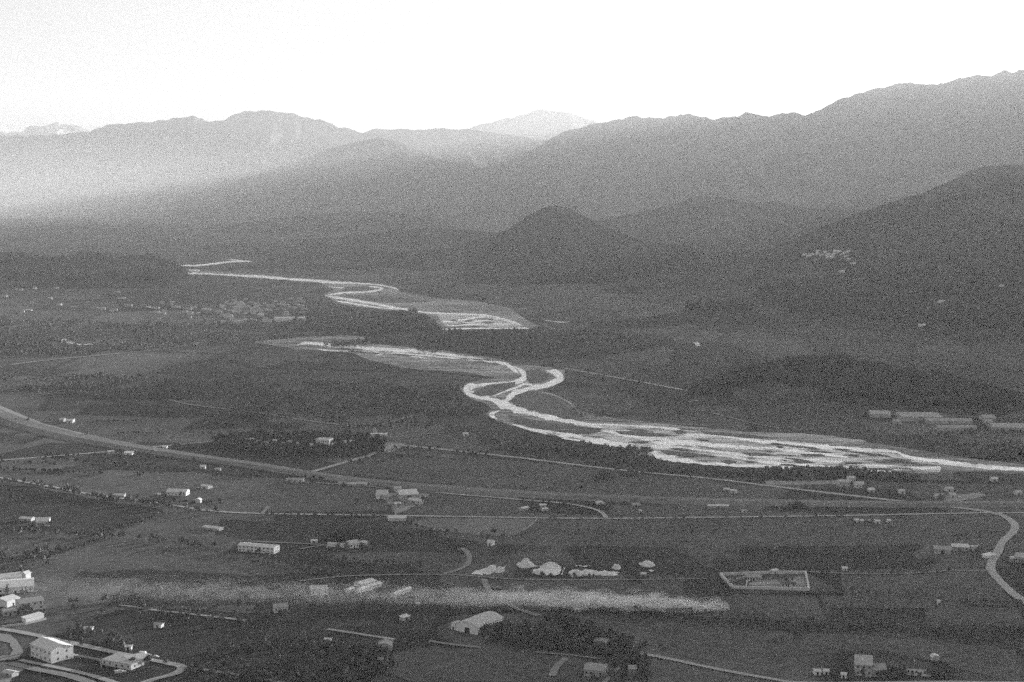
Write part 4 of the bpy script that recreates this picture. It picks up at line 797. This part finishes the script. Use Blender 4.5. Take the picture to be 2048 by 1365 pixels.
for hi, (hl, sp, sz) in enumerate(HEDGES):
    w_ = [G(x, y) for x, y in hl]
    for a, b_ in zip(w_[:-1], w_[1:]):
        L = (b_ - a).length; k = int(L / sp * 2.2)
        for i in range(k):
            if random.random() < .2: continue
            p = a.lerp(b_, (i + random.random()) / max(k, 1)); cand.append((p.x + random.gauss(0, 1.5), p.y + random.gauss(0, 2.5), sz * random.uniform(.45, 1.3), HL[hi]))
WL = ['the scrub below the straight lane, bottom left of centre', 'the dark copse between the hangar and the bottom road', 'the clump at the right wall of the hangar', 'the thicket by the farm track at the bottom edge', 'the gardens of the bottom right farm', 'the rough strip between the smoke and the thin lane', 'the field corner at the left edge above the smoke', 'the scrub above the white two-storey house', 'the clump crossing the straight road at right']
WOODS_NEAR = [([(420, 1300), (560, 1270), (760, 1300), (800, 1330), (740, 1365), (360, 1365), (380, 1340)], 130, .7), ([(1000, 1262), (1130, 1240), (1300, 1300), (1240, 1330), (1160, 1310), (1010, 1296)], 95, 1.0),
 ([(960, 1262), (1010, 1255), (1030, 1272), (975, 1290)], 20, .9), ([(1240, 1330), (1290, 1320), (1300, 1362), (1230, 1362)], 14, .9), ([(1680, 1352), (1900, 1358), (1890, 1335), (1780, 1342)], 24, .7), ([(300, 1180), (600, 1240), (560, 1260), (250, 1240), (100, 1215)], 36, .7),
 ([(0, 1080), (110, 1100), (90, 1140), (0, 1150)], 14, .8), ([(130, 1255), (240, 1275), (250, 1300), (140, 1285)], 14, .7), ([(1590, 1012), (1660, 1014), (1655, 1042), (1600, 1040)], 16, .7)]
for wi, (poly, k, sz) in enumerate(WOODS_NEAR):
    for p in poly_pts(poly, int(k * 2.2), .42, 25.): cand.append((p[0], p[1], sz * random.uniform(.55, 1.35), WL[wi]))
HT = [(8, 1192, 'large farm at the smoke end'), (60, 1228, 'pale villa with the parapet'), (135, 1300, 'white two-storey house'), (300, 1335, 'flat-roofed bungalow'), (560, 1230, 'white cottage under the smoke'), (640, 1194, 'farmhouse in the smoke'), (1190, 1358, 'grey farmhouse at the bottom edge'), (1745, 1356, 'tall grey house'), (1835, 1356, 'white villa near the bottom edge'),
      (500, 1112, 'long white building'), (70, 1058, 'square white house'), (350, 996, 'windowed farmhouse'), (590, 968, 'low farmhouse under the levee'), (705, 976, 'row of sheds under the levee'), (800, 1006, 'two-barn farm'), (835, 1012, 'narrow farmhouse by the broad barn'), (690, 1098, 'farmhouse at the wooded mound'), (1700, 978, 'houses beside the river road'), (1900, 1000, 'farm by the road junction'), (1930, 1110, 'farm left of the curved road'), (2030, 1130, 'house at the right edge'), (1490, 1166, 'low buildings in the walled yard'), (1740, 1050, 'row of bright cabins'), (240, 1000, 'low shed on the hedged road'), (405, 943, 'bright shed under the levee'), (250, 912, 'shed at the levee crossing')]
for x, y, lb in HT:
    for q in range(4 if y > 1150 else 3):
        p = G(x + random.uniform(-40, 40), y + random.uniform(-7, 5)); cand.append((p.x, p.y, random.uniform(.55, 1.0) * 1.02, 'the garden of the ' + lb))
def to_px(x, y, z=0):
    fwd = y * math.cos(PITCH) - (z - CAM_Z) * math.sin(PITCH); up = y * math.sin(PITCH) + (z - CAM_Z) * math.cos(PITCH); return 1024 + F_PX * x / fwd, 682.5 - F_PX * up / fwd
cand = [c for c in cand if -20 < to_px(c[0], c[1])[0] < 2068 and to_px(c[0], c[1])[1] < 1375]
cand.sort(key=lambda c: -c[2] / c[1])
random.seed(11)
NAMED = [(988, 1072, .95, 1, 'lone spreading tree at the lower edge of the pale field'), (1330, 1290, .01, 0, None), (725, 1222, 1.15, 2, 'tall lone tree rising dark against the smoke, left of centre'), (845, 1008, 1.2, 2, 'dark tree standing at the right end of the broad barn'), (712, 1008, 1.0, 2, 'lone dark tree in the field left of the two barns'),
         (139, 1288, 1.1, 4, 'slim dark tree at the corner of the white two-storey house'), (1186, 1218, 1.2, 0, 'dark tree poking up at the lower edge of the smoke, right of centre'), (279, 1218, 1.2, 2, 'bare-looking tree by the thin lane under the smoke'), (1905, 1045, .9, 3, 'wide dark bush below the road junction')]
for x, y, s, k, lb in NAMED:
    if lb: tree(x, y, s, k, lb, None, 'lone_tree')
for c in cand[:285]:
    k = random.choice([0, 0, 1, 2, 3, 3]); px, py = to_px(c[0], c[1])
    tree(px, py, c[2], k, ['dark bushy tree in ', 'dark bushy tree in ', 'paler bushy tree in ', 'taller narrow dark tree in ', 'low spreading dark tree in '][k + 1 if k else 0] + c[3], 'trees in ' + c[3])
rest = cand[285:]
mass('hedge_woods', [(c[0], c[1], 0) for c in rest], [c[2] for c in rest], 'canopy_soft')
# denser woods
FW = [([(425, 880), (520, 868), (740, 876), (772, 880), (770, 908), (700, 916), (560, 914), (430, 898)], 900, .95, 0, 'grove_trees'),
      ([(490, 780), (640, 765), (900, 775), (930, 800), (960, 830), (800, 828), (640, 835), (500, 830)], 1500, .9, .45, 'wood_trees'),
      ([(975, 862), (1100, 885), (1250, 905), (1330, 932), (1200, 928), (1000, 905), (960, 880)], 500, .8, .45, 'wood_trees'),
      ([(850, 664), (1150, 664), (1350, 690), (1200, 712), (1060, 720), (940, 700), (850, 685)], 1500, 1.3, .4, 'wood_trees'),
      ([(580, 632), (700, 618), (860, 640), (880, 668), (700, 668), (590, 660)], 900, 1.4, .4, 'wood_trees'),
      ([(1130, 745), (1400, 785), (1350, 810), (1460, 840), (1200, 832), (1150, 800), (1130, 775)], 250, .7, .52, 'wood_trees'),
      ([(1536, 942), (1700, 946), (1810, 948), (1850, 965), (1700, 960), (1540, 960)], 350, .8, .42, 'wood_trees'),
      ([(1900, 890), (2048, 890), (2048, 925), (1980, 918)], 250, 1.2, .3, 'wood_trees'), ([(1400, 700), (2048, 745), (2048, 830), (1950, 825), (1400, 830), (1300, 790)], 260, .7, .55, 'wood_trees'),
      ([(0, 750), (480, 760), (480, 790), (300, 800), (0, 790)], 700, .9, .5, 'wood_trees'), ([(0, 640), (560, 650), (580, 675), (500, 690), (0, 720)], 800, 1.2, .5, 'wood_trees'),
      ([(655, 1079), (690, 1070), (722, 1078), (718, 1090), (665, 1090)], 60, .8, 0, 'mound_trees'), ([(1180, 955), (1520, 962), (1536, 950), (1340, 935)], 260, .6, .5, 'wood_trees'), ([(0, 855), (420, 900), (420, 880), (0, 835)], 10, .7, .4, 'wood_trees'),
      ([(650, 690), (800, 690), (980, 712), (960, 705), (740, 682)], 250, 1.0, .4, 'wood_trees')]
acc_p, acc_s = {}, {}
for poly, k, sz, cl, nm in FW:
    p = poly_pts(poly, k, cl, 60.); acc_p.setdefault(nm, []).append(p); acc_s.setdefault(nm, []).append(sz * rng.uniform(.6, 1.3, len(p)))
hp = []
for a, b_ in PH:
    if (a[1] + b_[1]) / 2 > 1010 or abs((a[1] + b_[1]) / 2 - lev((a[0] + b_[0]) / 2)) < 26: continue
    A_, B_ = G(*a), G(*b_); k = int((B_ - A_).length / 5)
    for i in range(k):
        p = A_.lerp(B_, (i + rng.random()) / k)
        if fbm(np.array([p.x / 40]), np.array([p.y / 40]), 2, 9)[0] > .4: hp.append((p.x + rng.normal() * 1.5, p.y + rng.normal() * 2, 0))
mass('field_hedges', hp, rng.uniform(.35, .75, len(hp)), 'canopy')
for nm in acc_p: mass(nm, np.concatenate(acc_p[nm]), np.concatenate(acc_s[nm]), 'canopy_soft' if nm == 'wood_trees' else 'canopy')
# canopy on the near hills
for key, k, sz in (('knoll', 2500, 1.5), ('flank', 9000, 2.0), ('left', 1500, 2.2)):
    X, Y, Zc = HILLS[key]; n0, k0 = X.shape
    i = rng.integers(0, n0 - 1, k * 3); j = rng.integers(1, int(k0 * .78), k * 3); fx = rng.random(k * 3); fy = rng.random(k * 3)
    def bi(A): return (A[i, j] * (1 - fx) + A[i + 1, j] * fx) * (1 - fy) + (A[i, j + 1] * (1 - fx) + A[i + 1, j + 1] * fx) * fy
    pts = np.stack([bi(X), bi(Y), bi(Zc) - 1], 1); sx = 1024 + F_PX * pts[:, 0] / pts[:, 1]
    ok = (sx > -60) & (sx < 2110) & (fbm(pts[:, 0] / 130, pts[:, 1] / 130, 3, 91) > .42); pts = pts[ok & (pts[:, 2] > (4 if key == 'knoll' else 18))][:k]
    mass('forest', pts, sz * rng.uniform(.6, 1.3, len(pts)), 'canopy')

# ------------------------------------------------------------------ smoke plume
s0, s1 = G(1456, 1222), G(20, 1200)
ax = (s1 - s0); LEN = ax.length; ax.normalize()
m = bpy.data.materials.new('smoke'); m.use_nodes = True; n = m.node_tree; n.nodes.clear(); L = n.links.new
out = n.nodes.new("ShaderNodeOutputMaterial"); pv = n.nodes.new("ShaderNodeVolumePrincipled"); L(pv.outputs[0], out.inputs["Volume"])
pv.inputs["Color"].default_value = (.985, .985, .985, 1); pv.inputs["Anisotropy"].default_value = .3
tc = n.nodes.new("ShaderNodeTexCoord"); sx = n.nodes.new("ShaderNodeSeparateXYZ"); L(tc.outputs["Object"], sx.inputs[0])
def mth(op, a, b_=None, c=None, clamp=False):
    q = n.nodes.new("ShaderNodeMath"); q.operation = op; q.use_clamp = clamp
    for i, v in enumerate((a, b_, c)):
        if v is None: continue
        if isinstance(v, (int, float)): q.inputs[i].default_value = v
        else: L(v, q.inputs[i])
    return q.outputs[0]
no = n.nodes.new("ShaderNodeTexNoise"); no.inputs["Scale"].default_value = .13; no.inputs["Detail"].default_value = 6; no.inputs["Roughness"].default_value = .62
mp = n.nodes.new("ShaderNodeMapping"); mp.inputs["Scale"].default_value = (.42, 1, 1.5); mp.inputs["Rotation"].default_value = (0, .6, 0); L(tc.outputs["Object"], mp.inputs[0]); L(mp.outputs[0], no.inputs["Vector"])
X_, Y_, Z_ = sx.outputs
u = mth('MULTIPLY', X_, 1 / LEN)                                    # 0..1 along the drift
rad_ = mth('ADD', mth('MULTIPLY', mth('POWER', mth('MAXIMUM', u, 0.0), .35), 8.0), 2.2)
zc_ = mth('ADD', mth('MULTIPLY', rad_, .85), .8)
wob = mth('MULTIPLY', mth('SUBTRACT', no.outputs[0], .52), 4.2)
dz = mth('DIVIDE', mth('SUBTRACT', Z_, zc_), rad_); dy = mth('DIVIDE', Y_, mth('MULTIPLY', rad_, 1.7))
r2 = mth('SQRT', mth('ADD', mth('MULTIPLY', dz, dz), mth('MULTIPLY', dy, dy)))
core = mth('SUBTRACT', 1.0, mth('ADD', r2, wob)); core = mth('MINIMUM', mth('MAXIMUM', core, 0.0), 1.3)
lean = mth('DIVIDE', mth('ADD', mth('SUBTRACT', X_, mth('MULTIPLY', Z_, .22)), 2.0), 3.0, clamp=True)
core = mth('MULTIPLY', core, lean)
fall = mth('ADD', mth('MULTIPLY', mth('POWER', mth('SUBTRACT', 1.0, u, clamp=True), 9.0), 3.0), mth('MULTIPLY', mth('SUBTRACT', 1.05, u, clamp=True), .022))
L(mth('MULTIPLY', core, fall), pv.inputs["Density"])
mb = MB(); mb.box(-8, LEN + 10, -34, 34, .9, 32)
sm = mb.build('smoke', m); sm.location = s0; sm.rotation_euler = (0, 0, math.atan2(ax.y, ax.x))
tag(sm, 'long pale smoke plume drifting low across the fields from a fire', 'smoke', kind='stuff')

# ------------------------------------------------------------------ mist bank lying in the far valley
m = bpy.data.materials.new('mist'); m.use_nodes = True; n = m.node_tree; n.nodes.clear()
out = n.nodes.new("ShaderNodeOutputMaterial"); pv = n.nodes.new("ShaderNodeVolumePrincipled"); n.links.new(pv.outputs[0], out.inputs["Volume"])
pv.inputs["Color"].default_value = (.97, .97, .97, 1); pv.inputs["Anisotropy"].default_value = .25; L = n.links.new
tc = n.nodes.new("ShaderNodeTexCoord"); vm = n.nodes.new("ShaderNodeVectorMath"); vm.operation = 'LENGTH'; L(tc.outputs["Object"], vm.inputs[0])
no = n.nodes.new("ShaderNodeTexNoise"); no.inputs["Scale"].default_value = 2.2; no.inputs["Detail"].default_value = 3; L(tc.outputs["Object"], no.inputs["Vector"])
r2_ = mth('POWER', vm.outputs["Value"], 2.0); dd = mth('POWER', mth('SUBTRACT', 1.0, r2_, clamp=True), 1.3)
L(mth('MULTIPLY', dd, mth('MULTIPLY', mth('ADD', no.outputs[0], .5), 1.25e-4)), pv.inputs["Density"])
nu, nv = 48, 24; vs = [(math.cos(2 * math.pi * i / nu) * math.sin(math.pi * j / nv), math.sin(2 * math.pi * i / nu) * math.sin(math.pi * j / nv), math.cos(math.pi * j / nv)) for j in range(nv + 1) for i in range(nu)]
fs = [(j * nu + i, (j + 1) * nu + i, (j + 1) * nu + (i + 1) % nu, j * nu + (i + 1) % nu) for j in range(nv) for i in range(nu)]
mi = mesh('mist', vs, fs, m); mi.location = (-6700, 17000, -50); mi.scale = (7600, 4800, 1150); tag(mi, kind='stuff')

# ------------------------------------------------------------------ haze
m = bpy.data.materials.new('haze'); m.use_nodes = True; n = m.node_tree; n.nodes.clear()
out = n.nodes.new("ShaderNodeOutputMaterial"); pv = n.nodes.new("ShaderNodeVolumePrincipled"); n.links.new(pv.outputs[0], out.inputs["Volume"])
pv.inputs["Color"].default_value = (.9, .9, .9, 1); pv.inputs["Density"].default_value = HAZE; pv.inputs["Anisotropy"].default_value = .25
hz = MB().box(-30500, 30500, -2000, 41500, -4, 2900).build('haze', m); tag(hz, kind='stuff')
